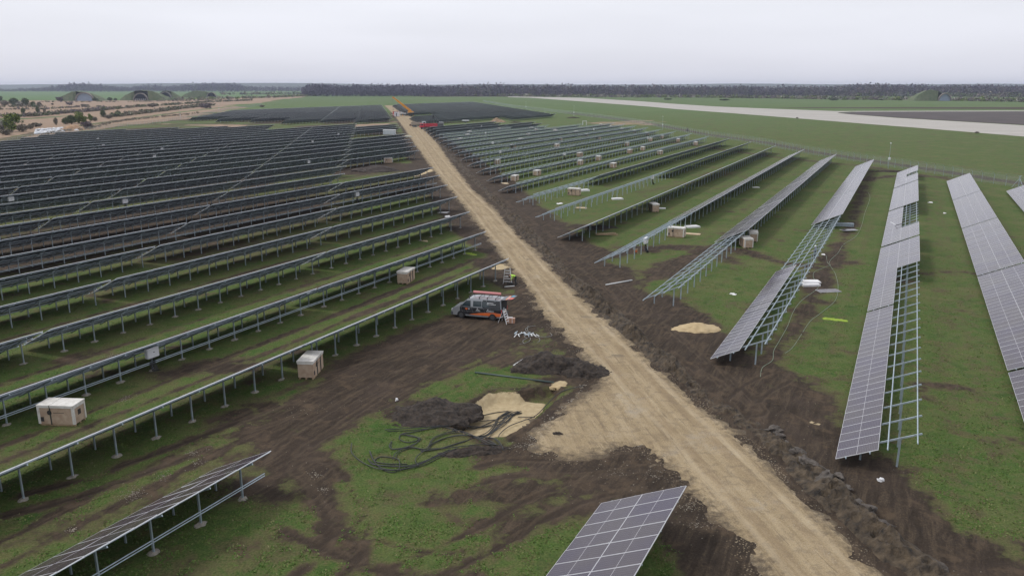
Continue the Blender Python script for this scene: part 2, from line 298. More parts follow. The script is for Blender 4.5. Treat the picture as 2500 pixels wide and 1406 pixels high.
SOIL_C = {}
def build_ground():
    xs = axis(-6800, -34, 44, 6800, .3, .018); ys = axis(-60, 27, 100, 6800, .3, .0165)
    X, Y = np.meshgrid(xs, ys); X = X.ravel(); Y = Y.ravel()
    n1 = fbm(X*.35, Y*.35, 3, 4); n2 = fbm(X*1.4, Y*1.4, 9, 3); nb = fbm(X*.05, Y*.05, 21, 3)
    wob = (n1-.5)*2.4
    near = (Y < 640) & (np.abs(X) < 500)
    dirt = np.zeros(X.shape); sand = np.zeros(X.shape); dry = np.zeros(X.shape); grav = np.zeros(X.shape); paint = np.zeros(X.shape); g2 = np.zeros(X.shape)
    xn, yn, wn = X[near], Y[near], wob[near]
    D = np.zeros(xn.shape)
    for pts, rad, st in DIRT:
        P = gp(pts); d = line_d(xn, yn, P, rad)
        D = np.maximum(D, st*np.clip((d+wn*1.2)/2.4+.5, 0, 1))
    # wheel tracks in the aisles between the rows
    u = xn*RD[0]+yn*RD[1]; v = xn*RW[0]+yn*RW[1]; kk = (2.5-v)/10.08
    uu = u-13.4*np.round(kk)
    left = (uu < 24)
    for off, rd in ((-1.1, .45), (.9, .45)):
        dd = np.abs(v-(2.5-10.08*np.ceil(kk)+2.9+off))+.35*(vnoise(u*.08, v*.1, 5)-.5)
        tr = np.clip((rd-dd+wn*.25)/.5+.5, 0, 1)*(.45+.5*fbm(u*.06, v*.3, 31, 2))
        D = np.maximum(D, np.where(left & (kk > 3), tr, tr*.35*(kk > -3)))
    # churned soil under the far left rows
    D = np.maximum(D, np.where(left & (kk > 6.2), np.clip((nb[near]-.30)*2.2, 0, .8)*np.clip((kk-6)/3, 0, 1), 0))
    D = np.maximum(D, np.clip((n1[near]-.62)*3, 0, .6)*(np.abs(xn) < 300))
    # strip along the perimeter fence
    d = line_d(xn, yn, [(p[0]+5.5, p[1]+5.5) for p in FENCE_R], 2.2); D = np.maximum(D, .9*np.clip((d+wn*.6)/1.2+.5, 0, 1))
    # green islands that stay grass
    rut = np.zeros(X.shape); rn = np.zeros(xn.shape)
    for pts in TRACKS:
        Pt = np.array(gp(pts)); c_ = [Pt[0]]
        for k in range(len(Pt)-1):
            p0, p1, p2, p3 = Pt[max(k-1, 0)], Pt[k], Pt[k+1], Pt[min(k+2, len(Pt)-1)]
            for t in (.2, .4, .6, .8, 1): c_.append(.5*((2*p1)+(-p0+p2)*t+(2*p0-5*p1+4*p2-p3)*t*t+(-p0+3*p1-3*p2+p3)*t**3))
        d0 = -line_d(xn, yn, c_, 0)
        a_ = np.abs(np.abs(d0)-.95)+(n2[near]-.5)*.25; on = np.clip((fbm(xn*.25, yn*.25, 91+len(pts), 2)-.3)*5, 0, 1)
        rn = np.maximum(rn, np.clip(1-a_/.36, 0, 1)*on); D = np.maximum(D, np.clip(1.2-a_*1.6, 0, .85)*on)
    dp = line_d(xn, yn, gp([(1105, 1020), (1150, 975), (1205, 943), (1265, 945), (1360, 925), (1385, 945)]), .5); rn = np.maximum(rn, np.clip((dp+wn*.3)/.6+.5, 0, 1))
    rut[near] = rn
    for pts, rad in (([(900, 1080), (960, 1060), (1060, 1100), (1130, 1160)], [2.0, 2.5, 2.2, 1.2]), ([(1080, 960), (1180, 930), (1290, 905)], [1.6, 2.6, 1.2]),
                     ([(1650, 700), (1760, 690), (1850, 710)], [4, 5, 4]), ([(900, 1180), (1000, 1160)], 1.2), ([(940, 1270), (1050, 1330), (900, 1240)], [1.5, 2.2, 1.2]),
                     ([(1500, 640), (1560, 625)], 1.6), ([(1060, 560), (1160, 625), (1130, 600)], 1.6), ([(1380, 1330), (1280, 1390)], 1.2)):
        d = line_d(xn, yn, gp(pts), rad); D *= 1-.9*np.clip((d+wn*1.2)/1.8+.5, 0, 1)*(1-.7*rn)
    ds = np.maximum.reduce([poly_sdf(xn, yn, P) for P in SAND]); sand[near] = np.clip((ds+wn*.12)/.35+.5, 0, 1)
    for pts, rad in (([(1360, 938), (1372, 934)], .45), ([(880, 465), (1000, 445)], [.8, 1]), ([(1010, 430), (1045, 415)], [1, 2.5]), ([(1215, 655), (1232, 650)], [.8, 1.2]), ([(1978, 1029), (1998, 1034)], [.2, .1])):
        d = line_d(xn, yn, gp(pts), rad); sand[near] = np.maximum(sand[near], .8*np.clip((d+wn*.5)/.5+.5, 0, 1))
    rd = poly_sdf(xn, yn, ROADP); grav[near] = np.clip((rd+1.5+wn*1.2)/2.4, 0, .78)
    D = np.where(rd > -1.2, np.maximum(D, .9), D)
    dirt[near] = D
    for pts, rad in (([(2018, 778), (2062, 783)], .28), ([(1140, 618), (1158, 622)], .35)):
        d = line_d(xn, yn, gp(pts), rad); paint[near] = np.maximum(paint[near], np.clip((d+wn*.3)/.25+.5, 0, 1))
    for pts, st in DRY:
        d = poly_sdf(X, Y, gp(pts)); dry = np.maximum(dry, st*np.clip((d+(nb-.5)*40)/8+.5, 0, 1))
    d = line_d(X, Y, PATH_L, 3.0); grav = np.maximum(grav, .9*np.clip((d+wob)/2+.5, 0, 1)); dry = dry*(1-np.clip(d/2+.5, 0, 1))
    for P in PLOUGH: dirt = np.maximum(dirt, .9*np.clip(poly_sdf(X, Y, P)/10+.5, 0, 1))
    for P in GREEN2: g2 = np.maximum(g2, np.clip(poly_sdf(X, Y, P)/10+.5, 0, 1))
    g2 = np.maximum(g2, np.clip((Y-300)/400, 0, 1)*.5)
    Z = (n1-.5)*.06+(n2-.5)*.05*np.where(dirt > .4, 1.6, .7)*(Y < 160)
    Z += np.where(dirt > .3, (fbm(X*2.6, Y*2.6, 44, 3)-.5)*.10*(Y < 120), 0)
    pit = np.zeros(X.shape); pit[near] = poly_sdf(xn, yn, PIT); Z = np.where(pit > .0, Z*.3, Z)-.70*np.clip(pit/.35+.2, 0, 1)
    Z += -.075*np.clip(rut*1.6-.5, 0, 1)+.04*np.clip(1-np.abs(rut-.22)*5, 0, 1)*(rut > .02)
    Z = np.where(Y > 400, Z*0, Z)
    nx, ny = len(xs), len(ys)
    me = bpy.data.meshes.new('ground'); me.vertices.add(nx*ny); me.vertices.foreach_set('co', np.column_stack([X, Y, Z]).ravel())
    i, j = np.meshgrid(np.arange(nx-1), np.arange(ny-1)); a = (j*nx+i).ravel()
    F = np.column_stack([a, a+1, a+nx+1, a+nx]).astype(np.int32)
    me.loops.add(F.size); me.loops.foreach_set('vertex_index', F.ravel()); me.polygons.add(len(F))
    me.polygons.foreach_set('loop_start', np.arange(0, F.size, 4)); me.polygons.foreach_set('use_smooth', np.ones(len(F), bool)); me.update()
    for nm, arrs in (('soil', (dirt, dry, sand, grav)), ('soil2', (paint, g2, rut, n1))):
        at = me.color_attributes.new(nm, 'FLOAT_COLOR', 'POINT'); at.data.foreach_set('color', np.column_stack(arrs).ravel())
    me.materials.append(ground_mat()); o = link('ground', me); struct(o)
    SOIL_C['g'] = (xs, ys, Z.reshape(ny, nx), dirt.reshape(ny, nx), grav.reshape(ny, nx))
    return o
def ground_z(x, y):
    xs, ys, Z = SOIL_C['g'][:3]; i = min(max(np.searchsorted(xs, x)-1, 0), len(xs)-2); j = min(max(np.searchsorted(ys, y)-1, 0), len(ys)-2)
    fx = (x-xs[i])/(xs[i+1]-xs[i]); fy = (y-ys[j])/(ys[j+1]-ys[j])
    return float((Z[j, i]*(1-fx)+Z[j, i+1]*fx)*(1-fy)+(Z[j+1, i]*(1-fx)+Z[j+1, i+1]*fx)*fy)

class T:
    """tiny helper to write node graphs"""
    def __init__(s, m): s.t = m.node_tree
    def n(s, typ, **k): return N(s.t, typ, **k)
    def l(s, a, b): s.t.links.new(a, b)
    def noise(s, vec, scale, det=4, rough=.55, dist=0):
        n = s.n('ShaderNodeTexNoise'); n.inputs['Scale'].default_value = scale; n.inputs['Detail'].default_value = det; n.inputs['Roughness'].default_value = rough; n.inputs['Distortion'].default_value = dist
        s.l(vec, n.inputs['Vector']); return n.outputs[0]
    def ramp(s, f, stops):
        r = s.n('ShaderNodeValToRGB'); el = r.color_ramp.elements
        while len(el) < len(stops): el.new(.5)
        for e_, (p, c) in zip(el, stops): e_.position = p; e_.color = (*c, 1)
        s.l(f, r.inputs[0]); return r.outputs[0]
    def rng(s, f, a, b, c=0., d=1.):
        r = s.n('ShaderNodeMapRange'); r.interpolation_type = 'SMOOTHSTEP'
        for i, v in enumerate((a, b, c, d)): r.inputs[i+1].default_value = v
        s.l(f, r.inputs[0]); return r.outputs[0]
    def mix(s, f, a, b, mode='MIX'):
        m = s.n('ShaderNodeMix', data_type='RGBA', blend_type=mode)
        for v, i in ((f, 0), (a, 6), (b, 7)):
            if isinstance(v, (int, float)): m.inputs[i].default_value = v
            elif isinstance(v, tuple): m.inputs[i].default_value = (*v, 1)
            else: s.l(v, m.inputs[i])
        return m.outputs[2]
    def math(s, op, a, b=0.):
        m = s.n('ShaderNodeMath', operation=op)
        for v, i in ((a, 0), (b, 1)):
            if isinstance(v, (int, float)): m.inputs[i].default_value = v
            else: s.l(v, m.inputs[i])
        return m.outputs[0]
def ground_mat():
    m = bpy.data.materials.new('grass and churned soil'); m.use_nodes = True; q = T(m); p = m.node_tree.nodes['Principled BSDF']
    p.inputs['Roughness'].default_value = .95; p.inputs['Specular IOR Level'].default_value = .15
    tcn = q.n('ShaderNodeTexCoord'); P = tcn.outputs['Object']
    a1 = q.n('ShaderNodeAttribute', attribute_name='soil'); a2 = q.n('ShaderNodeAttribute', attribute_name='soil2')
    s1 = q.n('ShaderNodeSeparateColor'); q.l(a1.outputs['Color'], s1.inputs[0]); s2 = q.n('ShaderNodeSeparateColor'); q.l(a2.outputs['Color'], s2.inputs[0])
    dirt, dry, sand, grav = s1.outputs[0], s1.outputs[1], s1.outputs[2], a1.outputs['Alpha']
    paint, g2 = s2.outputs[0], s2.outputs[1]
    fine = q.noise(P, 9, 6, .7); med = q.noise(P, 1.6, 5, .6); big = q.noise(P, .16, 4, .6); vf = q.noise(P, 38, 3, .6); huge = q.noise(P, .02, 3, .5)
    # grass
    gcol = q.ramp(big, [(.3, (.058, .116, .025)), (.5, (.088, .130, .036)), (.68, (.138, .142, .060))])
    gcol = q.mix(q.rng(med, .42, .66), gcol, (.112, .140, .046))
    gcol = q.mix(q.rng(q.noise(P, .7, 5, .65, .3), .5, .66, 0, .75), gcol, (.135, .122, .056))
    gcol = q.mix(q.rng(q.noise(P, .45, 5, .65, .3), .52, .68, 0, .5), gcol, (.030, .080, .016))
    gcol = q.mix(q.rng(fine, .3, .75, 0, .75), q.mix(1.0, gcol, (.5, .55, .5), 'MULTIPLY'), q.mix(1.0, gcol, (1.45, 1.38, 1.35), 'MULTIPLY'))
    far = q.mix(q.rng(huge, .35, .65), (.068, .150, .046), (.102, .172, .064)); far = q.mix(q.rng(q.noise(P, .35, 4, .6), .4, .62, 0, .5), far, (.12, .135, .06))
    gcol = q.mix(g2, gcol, far)
    # dirt
    streak = q.n('ShaderNodeMapping'); streak.inputs['Rotation'].default_value = (0, 0, -(math.pi/2-ROW_A)); streak.inputs['Scale'].default_value = (1, 1, 1)
    q.l(P, streak.inputs[0]); st2 = q.n('ShaderNodeMapping'); st2.inputs['Scale'].default_value = (.35, 2.4, 1); q.l(streak.outputs[0], st2.inputs[0])
    stn = q.noise(st2.outputs[0], 1.1, 5, .65, .6)
    dcol = q.ramp(q.math('ADD', q.math('MULTIPLY', stn, .6), q.math('MULTIPLY', fine, .4)), [(.34, (.020, .0150, .0115)), (.5, (.044, .033, .0245)), (.66, (.098, .073, .050))])
    dcol = q.mix(q.rng(big, .45, .7, 0, .5), dcol, (.068, .05, .04))
    mid_ = q.noise(P, .55, 6, .7, .4)
    dm = q.math('ADD', dirt, q.math('MULTIPLY', q.math('SUBTRACT', q.math('ADD', q.math('MULTIPLY', mid_, .55), q.math('MULTIPLY', q.math('ADD', med, fine), .23)), .5), 3.0))
    dcol = q.mix(q.rng(mid_, .5, .68, 0, .65), dcol, (.105, .075, .050))
    dcol = q.mix(q.rng(q.noise(P, .9, 6, .75), .56, .68, 0, .6), dcol, (.024, .019, .017))
    ru = s2.outputs[2]
    dcol = q.mix(q.rng(ru, .35, .8, 0, .5), q.mix(q.math('MULTIPLY', q.rng(ru, .05, .2), .28), dcol, (.11, .082, .058)), (.026, .020, .017))
    olive = q.mix(q.rng(fine, .35, .65), (.060, .058, .026), (.125, .108, .055))
    col = q.mix(q.rng(dm, .15, .48, 0, .8), gcol, olive)
    col = q.mix(q.rng(dm, .45, .70), col, dcol)
    dr = q.ramp(q.noise(P, .5, 5, .7), [(.3, (.20, .145, .10)), (.55, (.30, .215, .155)), (.75, (.17, .16, .085))])
    col = q.mix(q.rng(q.math('ADD', dry, q.math('MULTIPLY', q.math('SUBTRACT', q.noise(P, .09, 5, .7), .5), 1.0)), .35, .6), col, dr)
    # gravel fringe: separate light stones over soil
    vor = q.n('ShaderNodeTexVoronoi'); vor.inputs['Scale'].default_value = 7; q.l(P, vor.inputs['Vector'])
    peb = q.rng(vor.outputs['Distance'], .18, .34, 1, 0)
    gc = q.ramp(vor.outputs['Color'], [(.2, (.16, .125, .085)), (.8, (.34, .28, .2))])
    gm = q.math('MULTIPLY', q.rng(q.math('ADD', grav, q.math('MULTIPLY', q.math('SUBTRACT', fine, .5), .9)), .4, .75), q.math('MAXIMUM', peb, q.rng(grav, .75, 1.0)))
    col = q.mix(gm, col, gc)
    sc_ = q.ramp(q.noise(P, 3, 5, .6), [(.3, (.36, .28, .165)), (.7, (.50, .41, .26))])
    col = q.mix(q.rng(q.math('ADD', sand, q.math('MULTIPLY', q.math('SUBTRACT', fine, .5), .6)), .4, .6), col, sc_)
    col = q.mix(q.math('MULTIPLY', q.rng(q.math('ADD', paint, q.math('MULTIPLY', q.math('SUBTRACT', fine, .5), .8)), .4, .7), .8), col, (.32, .45, .06))
    # litter of pale crumbs
    v2 = q.n('ShaderNodeTexVoronoi'); v2.inputs['Scale'].default_value = 2.1; q.l(P, v2.inputs['Vector'])
    lm = q.math('MULTIPLY', q.math('LESS_THAN', v2.outputs['Distance'], .055), q.math('MULTIPLY', q.rng(dirt, .3, .8), q.rng(big, .42, .6)))
    col = q.mix(lm, col, (.3, .27, .22))
    q.l(col, p.inputs['Base Color'])
    b = q.n('ShaderNodeBump'); b.inputs['Strength'].default_value = .9; b.inputs['Distance'].default_value = .07
    q.l(q.math('ADD', fine, q.math('ADD', q.math('MULTIPLY', vf, .35), q.math('MULTIPLY', q.math('ADD', stn, q.math('MULTIPLY', mid_, 2.)), q.math('MULTIPLY', dirt, 1.3)))), b.inputs['Height']); q.l(b.outputs[0], p.inputs['Normal'])
    return m
build_ground()

# ------------------------------------------------------------------ gravel road
RDIR = np.array([13.4*RD[0]-10.08*RW[0], 13.4*RD[1]-10.08*RW[1]]); RDIR /= np.linalg.norm(RDIR); RPER = np.array([RDIR[1], -RDIR[0]])
def road_mat():
    m = bpy.data.materials.new('compacted gravel'); m.use_nodes = True; q = T(m); p = m.node_tree.nodes['Principled BSDF']
    p.inputs['Roughness'].default_value = .95; p.inputs['Specular IOR Level'].default_value = .15
    uv = q.n('ShaderNodeUVMap'); uv.uv_map = 'UVMap'; mpn = q.n('ShaderNodeMapping'); mpn.inputs['Scale'].default_value = (.10, 1.5, 1); q.l(uv.outputs[0], mpn.inputs[0])
    tcn = q.n('ShaderNodeTexCoord'); P = tcn.outputs['Object']
    st = q.noise(mpn.outputs[0], 1.3, 6, .62, .5); fine = q.noise(P, 14, 5, .7); big = q.noise(P, .3, 5, .65); med = q.noise(P, 1.7, 5, .6)
    c = q.ramp(q.math('ADD', q.math('MULTIPLY', st, .6), q.math('MULTIPLY', big, .4)), [(.34, (.24, .185, .12)), (.46, (.335, .262, .162)), (.58, (.41, .328, .21)), (.7, (.46, .39, .285))])
    c = q.mix(q.rng(med, .38, .5, .35, 0), c, (.17, .135, .10))
    c = q.mix(q.rng(big, .56, .72, 0, .6), c, (.33, .29, .235))
    c = q.mix(q.rng(fine, .3, .7, 0, .6), q.mix(1., c, (.66, .65, .64), 'MULTIPLY'), q.mix(1., c, (1.25, 1.25, 1.25), 'MULTIPLY'))
    ed = q.n('ShaderNodeAttribute', attribute_name='edge'); 
    e1 = q.rng(q.math('ADD', ed.outputs['Fac'], q.math('MULTIPLY', q.math('SUBTRACT', q.noise(P, 2.2, 6, .75), .5), 2.6)), .0, .9, 1, 0)
    c = q.mix(q.math('MULTIPLY', e1, .85), c, (.07, .055, .042))
    # wheel lanes and the loose crown between them
    ln = q.n('ShaderNodeAttribute', attribute_name='lane'); lw = q.math('ADD', ln.outputs['Fac'], q.math('MULTIPLY', q.math('SUBTRACT', st, .5), .5))
    lane = q.math('ABSOLUTE', q.math('SUBTRACT', q.math('ABSOLUTE', lw), .95)); brk = q.rng(q.noise(P, .22, 4, .6), .35, .6, .25, 1)
    c = q.mix(q.math('MULTIPLY', q.rng(lane, .10, .42, .5, 0), brk), c, (.215, .158, .098))
    lane2 = q.math('ABSOLUTE', q.math('SUBTRACT', q.math('ABSOLUTE', lw), 1.5)); c = q.mix(q.math('MULTIPLY', q.rng(lane2, .05, .3, .28, 0), brk), c, (.50, .42, .30))
    vorp = q.n('ShaderNodeTexVoronoi'); vorp.inputs['Scale'].default_value = .16; q.l(P, vorp.inputs['Vector'])
    c = q.mix(q.rng(q.math('ADD', vorp.outputs['Distance'], q.math('MULTIPLY', med, .25)), .15, .24, .5, 0), c, (.13, .11, .085))
    # muddy ruts
    r1 = q.rng(q.noise(mpn.outputs[0], 2.6, 4, .6, .8), .58, .70, 0, .55); c = q.mix(r1, c, (.14, .105, .07))
    # scattered stones in the turning place
    vor = q.n('ShaderNodeTexVoronoi'); vor.inputs['Scale'].default_value = 9; q.l(P, vor.inputs['Vector'])
    c = q.mix(q.math('MULTIPLY', q.rng(vor.outputs['Distance'], .12, .25, 1, 0), q.rng(big, .40, .62, 0, .65)), c, (.40, .37, .31))
    q.l(c, p.inputs['Base Color'])
    b = q.n('ShaderNodeBump'); b.inputs['Strength'].default_value = .8; b.inputs['Distance'].default_value = .05
    q.l(q.math('ADD', q.math('MULTIPLY', fine, .7), q.math('MULTIPLY', st, 1.3)), b.inputs['Height']); q.l(b.outputs[0], p.inputs['Normal']); return m
def build_road():
    P = np.array([[p[0]*RDIR[0]+p[1]*RDIR[1], p[0]*RPER[0]+p[1]*RPER[1]] for p in ROADP])
    s0, s1 = 18, P[:, 0].max()+1; c0, c1 = P[:, 1].min()-1.5, P[:, 1].max()+1.5
    cs = np.arange(c0, c1, .3); ss = [s0]
    while ss[-1] < s1: ss.append(ss[-1]+.3+.006*max(0, ss[-1]-70))
    ss = np.array(ss); S, C = np.meshgrid(ss, cs); S = S.ravel(); C = C.ravel(); X = S*RDIR[0]+C*RPER[0]; Y = S*RDIR[1]+C*RPER[1]
    d = poly_sdf(X, Y, ROADP); jit = (fbm(X*.9, Y*.9, 61, 5)-.5)*2.6; d2 = d+jit
    rut = .5+.5*np.sin(C*2*math.pi/1.9+1.3*fbm(S*.03, C*0, 8, 2)*6)
    Z = np.clip(d2*.16, -.16, .10)+(fbm(S*.25, C*1.6, 71, 3)-.5)*.07-.03*rut*(d > 1)
    keep = d2 > -.9; ni, nj = len(ss), len(cs); K = keep.reshape(nj, ni)
    cell = K[:-1, :-1] & K[1:, :-1] & K[:-1, 1:] & K[1:, 1:]
    j, i = np.nonzero(cell); a = j*ni+i; F = np.column_stack([a, a+1, a+ni+1, a+ni])
    used = np.unique(F); remap = -np.ones(ni*nj, int); remap[used] = np.arange(len(used)); F = remap[F]
    me = bpy.data.meshes.new('gravel_road'); me.from_pydata(np.column_stack([X, Y, Z])[used].tolist(), [], F[:, ::-1].tolist())
    uvl = me.uv_layers.new(name='UVMap'); li = np.empty(len(me.loops), np.int32); me.loops.foreach_get('vertex_index', li)
    UVv = np.column_stack([S, C])[used]; uvl.data.foreach_set('uv', UVv[li].ravel())
    LP = np.array([[p[0]*RDIR[0]+p[1]*RDIR[1], p[0]*RPER[0]+p[1]*RPER[1]] for p in gp(ROAD_L[:15]+ROAD_L[24:])]); RP = np.array([[p[0]*RDIR[0]+p[1]*RDIR[1], p[0]*RPER[0]+p[1]*RPER[1]] for p in gp(ROAD_R)])
    LP = LP[np.argsort(LP[:, 0])]; RP = RP[np.argsort(RP[:, 0])]; cen = (np.interp(S, LP[:, 0], LP[:, 1])+np.interp(S, RP[:, 0], RP[:, 1]))/2
    al = me.attributes.new('lane', 'FLOAT', 'POINT'); al.data.foreach_set('value', (C-cen)[used])
    at = me.attributes.new('edge', 'FLOAT', 'POINT'); at.data.foreach_set('value', (d[used]+.35)/1.5)
    me.polygons.foreach_set('use_smooth', [True]*len(F)); me.materials.append(road_mat()); me.update()
    struct(link('gravel_road', me))
build_road()

# paved runway and taxiway, ploughed field between them
def sheet(name, pts, z, m, th=.12):
    P = [G(x, y) for x, y in pts]; n = len(P); mb = MB()
    mb.raw([(p.x, p.y, z) for p in P]+[(p.x, p.y, z-th) for p in P], [tuple(range(n))]+[(i, i+n, (i+1) % n+n, (i+1) % n) for i in range(n)], 0)
    o = link(name, mb.mesh(name, m)); bm = bmesh.new(); bm.from_mesh(o.data); bmesh.ops.recalc_face_normals(bm, faces=bm.faces); bm.to_mesh(o.data); bm.free(); return struct(o)
def runway_mat():
    m = bpy.data.materials.new('old concrete slabs'); m.use_nodes = True; q = T(m); p = m.node_tree.nodes['Principled BSDF']; p.inputs['Roughness'].default_value = .9
    tcn = q.n('ShaderNodeTexCoord'); mpn = q.n('ShaderNodeMapping'); mpn.inputs['Rotation'].default_value = (0, 0, R(40)); mpn.inputs['Scale'].default_value = (.01, .12, 1); q.l(tcn.outputs['Object'], mpn.inputs[0])
    c = q.ramp(q.noise(mpn.outputs[0], 2, 5, .7), [(.3, (.28, .26, .235)), (.55, (.38, .36, .33)), (.75, (.44, .42, .39))])
    c = q.mix(q.rng(q.noise(tcn.outputs['Object'], .15, 5, .7), .52, .7, 0, .5), c, (.27, .26, .24)); q.l(c, p.inputs['Base Color']); return m
rm = runway_mat()
sheet('runway', [(1240, 236.6), (1295, 237), (1420, 239.5), (1562, 248), (1650, 254.5), (1749, 261), (1900, 267), (2041, 272.2), (2090, 272.6), (2050, 275), (2044, 276.5), (2075, 280), (2194, 289), (2330, 297), (2500, 307), (2800, 325),
                 (2850, 366), (2500, 334), (2250, 313.5), (2126, 304), (1946, 289.5), (1800, 278), (1650, 267), (1585, 261), (1429, 249), (1295, 239.2), (1240, 238)], .10, rm)
sheet('taxiway', [(2041, 272.2), (2500, 270.8), (2900, 269.5), (2900, 271.2), (2500, 272.6), (2090, 273.6)], .14, rm)
sheet('ploughed_field', [(2046, 276.2), (2100, 273.8), (2500, 272.8), (2900, 271.4), (2900, 322), (2500, 305.5), (2330, 296), (2194, 288), (2075, 279.4)], .12, mat('ploughed soil', (.05, .038, .036), .95, 0, .3, .06))

# ------------------------------------------------------------------ photovoltaic tables
MPI = 1.163; NM = 28; TL = NM*MPI; PITCHT = 33.3
LOW, SL, TI = .45, 4.66, .445463
HI = LOW+SL*math.sin(TI); CW = SL*math.cos(TI)
def pl(c, off=0.0):
    """point on the panel plane: c = 0 low edge .. 1 high edge, off = below the glass"""
    return (CW*(1-c)-off*math.sin(TI)*1.0, LOW+c*SL*math.sin(TI)-off*math.cos(TI))   # (local y, z)
ML = SL/2-.012; MW = MPI-.022; TH = .045
def module_mb(mb, x0, c0, origin=None):
    """one framed module; x0 start along the row, c0 = slope distance of its low side"""
    ey = Vector((0, -math.cos(TI), math.sin(TI))); en = Vector((0, math.sin(TI), math.cos(TI))); ex = Vector((1, 0, 0))
    o = Vector((x0+.011, CW, LOW))+ey*(c0+.006) if origin is None else Vector(origin)
    if origin == (0, 0, 0): ey = Vector((0, 1, 0)); en = Vector((0, 0, 1)); o = Vector((-MW/2, -ML/2, 0))
    q = lambda a, b, h: o+ex*a+ey*b+en*h
    b = .022
    O = [(0, 0), (MW, 0), (MW, ML), (0, ML)]; I = [(b, b), (MW-b, b), (MW-b, ML-b), (b, ML-b)]
    n = len(mb.v)
    for h in (-TH, 0): mb.v += [tuple(q(x, y, h)) for x, y in O]
    mb.v += [tuple(q(x, y, -.004)) for x, y in I]
    def F(ids, mi, uv=None): mb.f.append(tuple(n+i for i in ids)); mb.m.append(mi); mb.uv += uv or [(0, 0)]*len(ids)
    flip = (ex.cross(ey)).dot(en) < 0
    f = (lambda t: tuple(t)[::-1]) if flip else (lambda t: tuple(t))
    F(f((3, 2, 1, 0)), 2)
    for i in range(4): k = (i+1) % 4; F(f((i, k, 4+k, 4+i)), 1); F(f((4+i, 4+k, 8+k, 8+i)), 3)
    uv = [(0, 0), (1, 0), (1, 1), (0, 1)]
    F(f((8, 9, 10, 11)), 0, uv[::-1] if flip else uv)
PM = [glass, alu, panel_back, mat('frame lip', (.46, .46, .49), .45, .2, .06, 2)]
def array_mesh(nm, lo=True, hi=True, hi_skip=()):
    mb = MB()
    for i in range(NM):
        if lo: module_mb(mb, i*MPI, 0)
        if hi and i not in hi_skip: module_mb(mb, i*MPI, SL/2)
    return mb.mesh(nm, PM)
single = MB(); module_mb(single, 0, 0, origin=(0, 0, 0)); MODULE = single.mesh('solar_module', PM)
ARR = {'full': array_mesh('panels full'), 'low': array_mesh('panels low', hi=False)}
PURC = (.12, .40, .60, .93); NR = 12; RAF = [1.35+2.72*i for i in range(NR)]
def purlin_mb(mb, c, L=TL): y, z = pl(c, .075); mb.bar((-.12, y, z), (L+.12, y, z), .055, .075, 0, up=(0, math.sin(TI), math.cos(TI)))
def rafter_mb(mb, x):
    a, b = pl(.04, .16), pl(.975, .16); mb.bar((x, a[0], a[1]), (x, b[0], b[1]), .06, .09, 0, up=(0, math.sin(TI), math.cos(TI)))
PCH, PCL = .723, .27
def post_mb(mb, x, c, foot=False, seed=1):
    y, z = pl(c, .2); h = z
    mb.box((x+.07, y-.02, h/2-.2), (.012, .10, h+.5)); mb.box((x+.10, y-.07, h/2-.2), (.06, .012, h+.5)); mb.box((x+.10, y+.03, h/2-.2), (.06, .012, h+.5))
    if foot:
        V, F = blob(seed, (.30, .24, .10), 2, .7); mb.raw([(x+.08+v[0], y+v[1], v[2]+.0) for v in V], F, 1)
def one(fn, name, mats, *a):
    mb = MB(); fn(mb, *a); return mb.mesh(name, mats)
PUR = {c: one(purlin_mb, 'purlin', galv, c) for c in PURC}
RAFT = one(rafter_mb, 'rafter', galv, 0.0)
POST_H = one(post_mb, 'tall post', [galv, concrete], 0., PCH); POST_L = one(post_mb, 'short post', [galv, concrete], 0., PCL)
POST_HF = [one(post_mb, 'tall post in concrete', [galv, concrete], 0., PCH, True, s) for s in (1, 2, 3, 4)]
tr = MB()
for a_ in (.55, .68): tr.tube([(-.4, pl(PCH)[0]-.14, a_), (TL+.4, pl(PCH)[0]-.14, a_+.02)], .03, 6)
TRAY = tr.mesh('cable tray', galv)
def frame_mesh(lo, hi, far=False):
    """whole table as one mesh, for tables too far off for their parts to show"""
    mb = MB()
    if not far:
        for i in range(NM):
            if lo: module_mb(mb, i*MPI, 0)
            if hi: module_mb(mb, i*MPI, SL/2)
        mb.m = [m for m in mb.m]
    else:
        def slab(c0, c1):
            y0, z0 = pl(c0); y1, z1 = pl(c1); t = .07
            mb.face([(0, y0, z0), (0, y1, z1), (TL, y1, z1), (TL, y0, z0)][::-1], 0, [(0, 0), (NM, 0), (NM, 1), (0, 1)])
            mb.face([(0, y0, z0-t), (0, y1, z1-t), (TL, y1, z1-t), (TL, y0, z0-t)], 2)
            mb.face([(0, y1, z1), (0, y1, z1-t-.02), (TL, y1, z1-t-.02), (TL, y1, z1)], 1)
            mb.face([(0, y0, z0), (0, y0, z0-t), (0, y1, z1-t), (0, y1, z1)], 1); mb.face([(TL, y0, z0), (TL, y0, z0-t), (TL, y1, z1-t), (TL, y1, z1)], 1)
        if lo: slab(0, .5)
        if hi: slab(.5, 1)
    k = len(mb.m)
    for c in PURC: purlin_mb(mb, c)
    for x in (RAF if not far else RAF[::2]):
        if not far: rafter_mb(mb, x)
        for c in (PCH, PCL):
            y, z = pl(c, .2); mb.box((x+.05, y, z/2-.1), (.09, .09, z+.2))
    for i in range(k, len(mb.m)): mb.m[i] = 4
    return mb
ONE = {'full': frame_mesh(True, True).mesh('table', PM+[galv]), 'low': frame_mesh(True, False).mesh('table low', PM+[galv]), 'bare': frame_mesh(False, False).mesh('table bare', PM+[galv])}

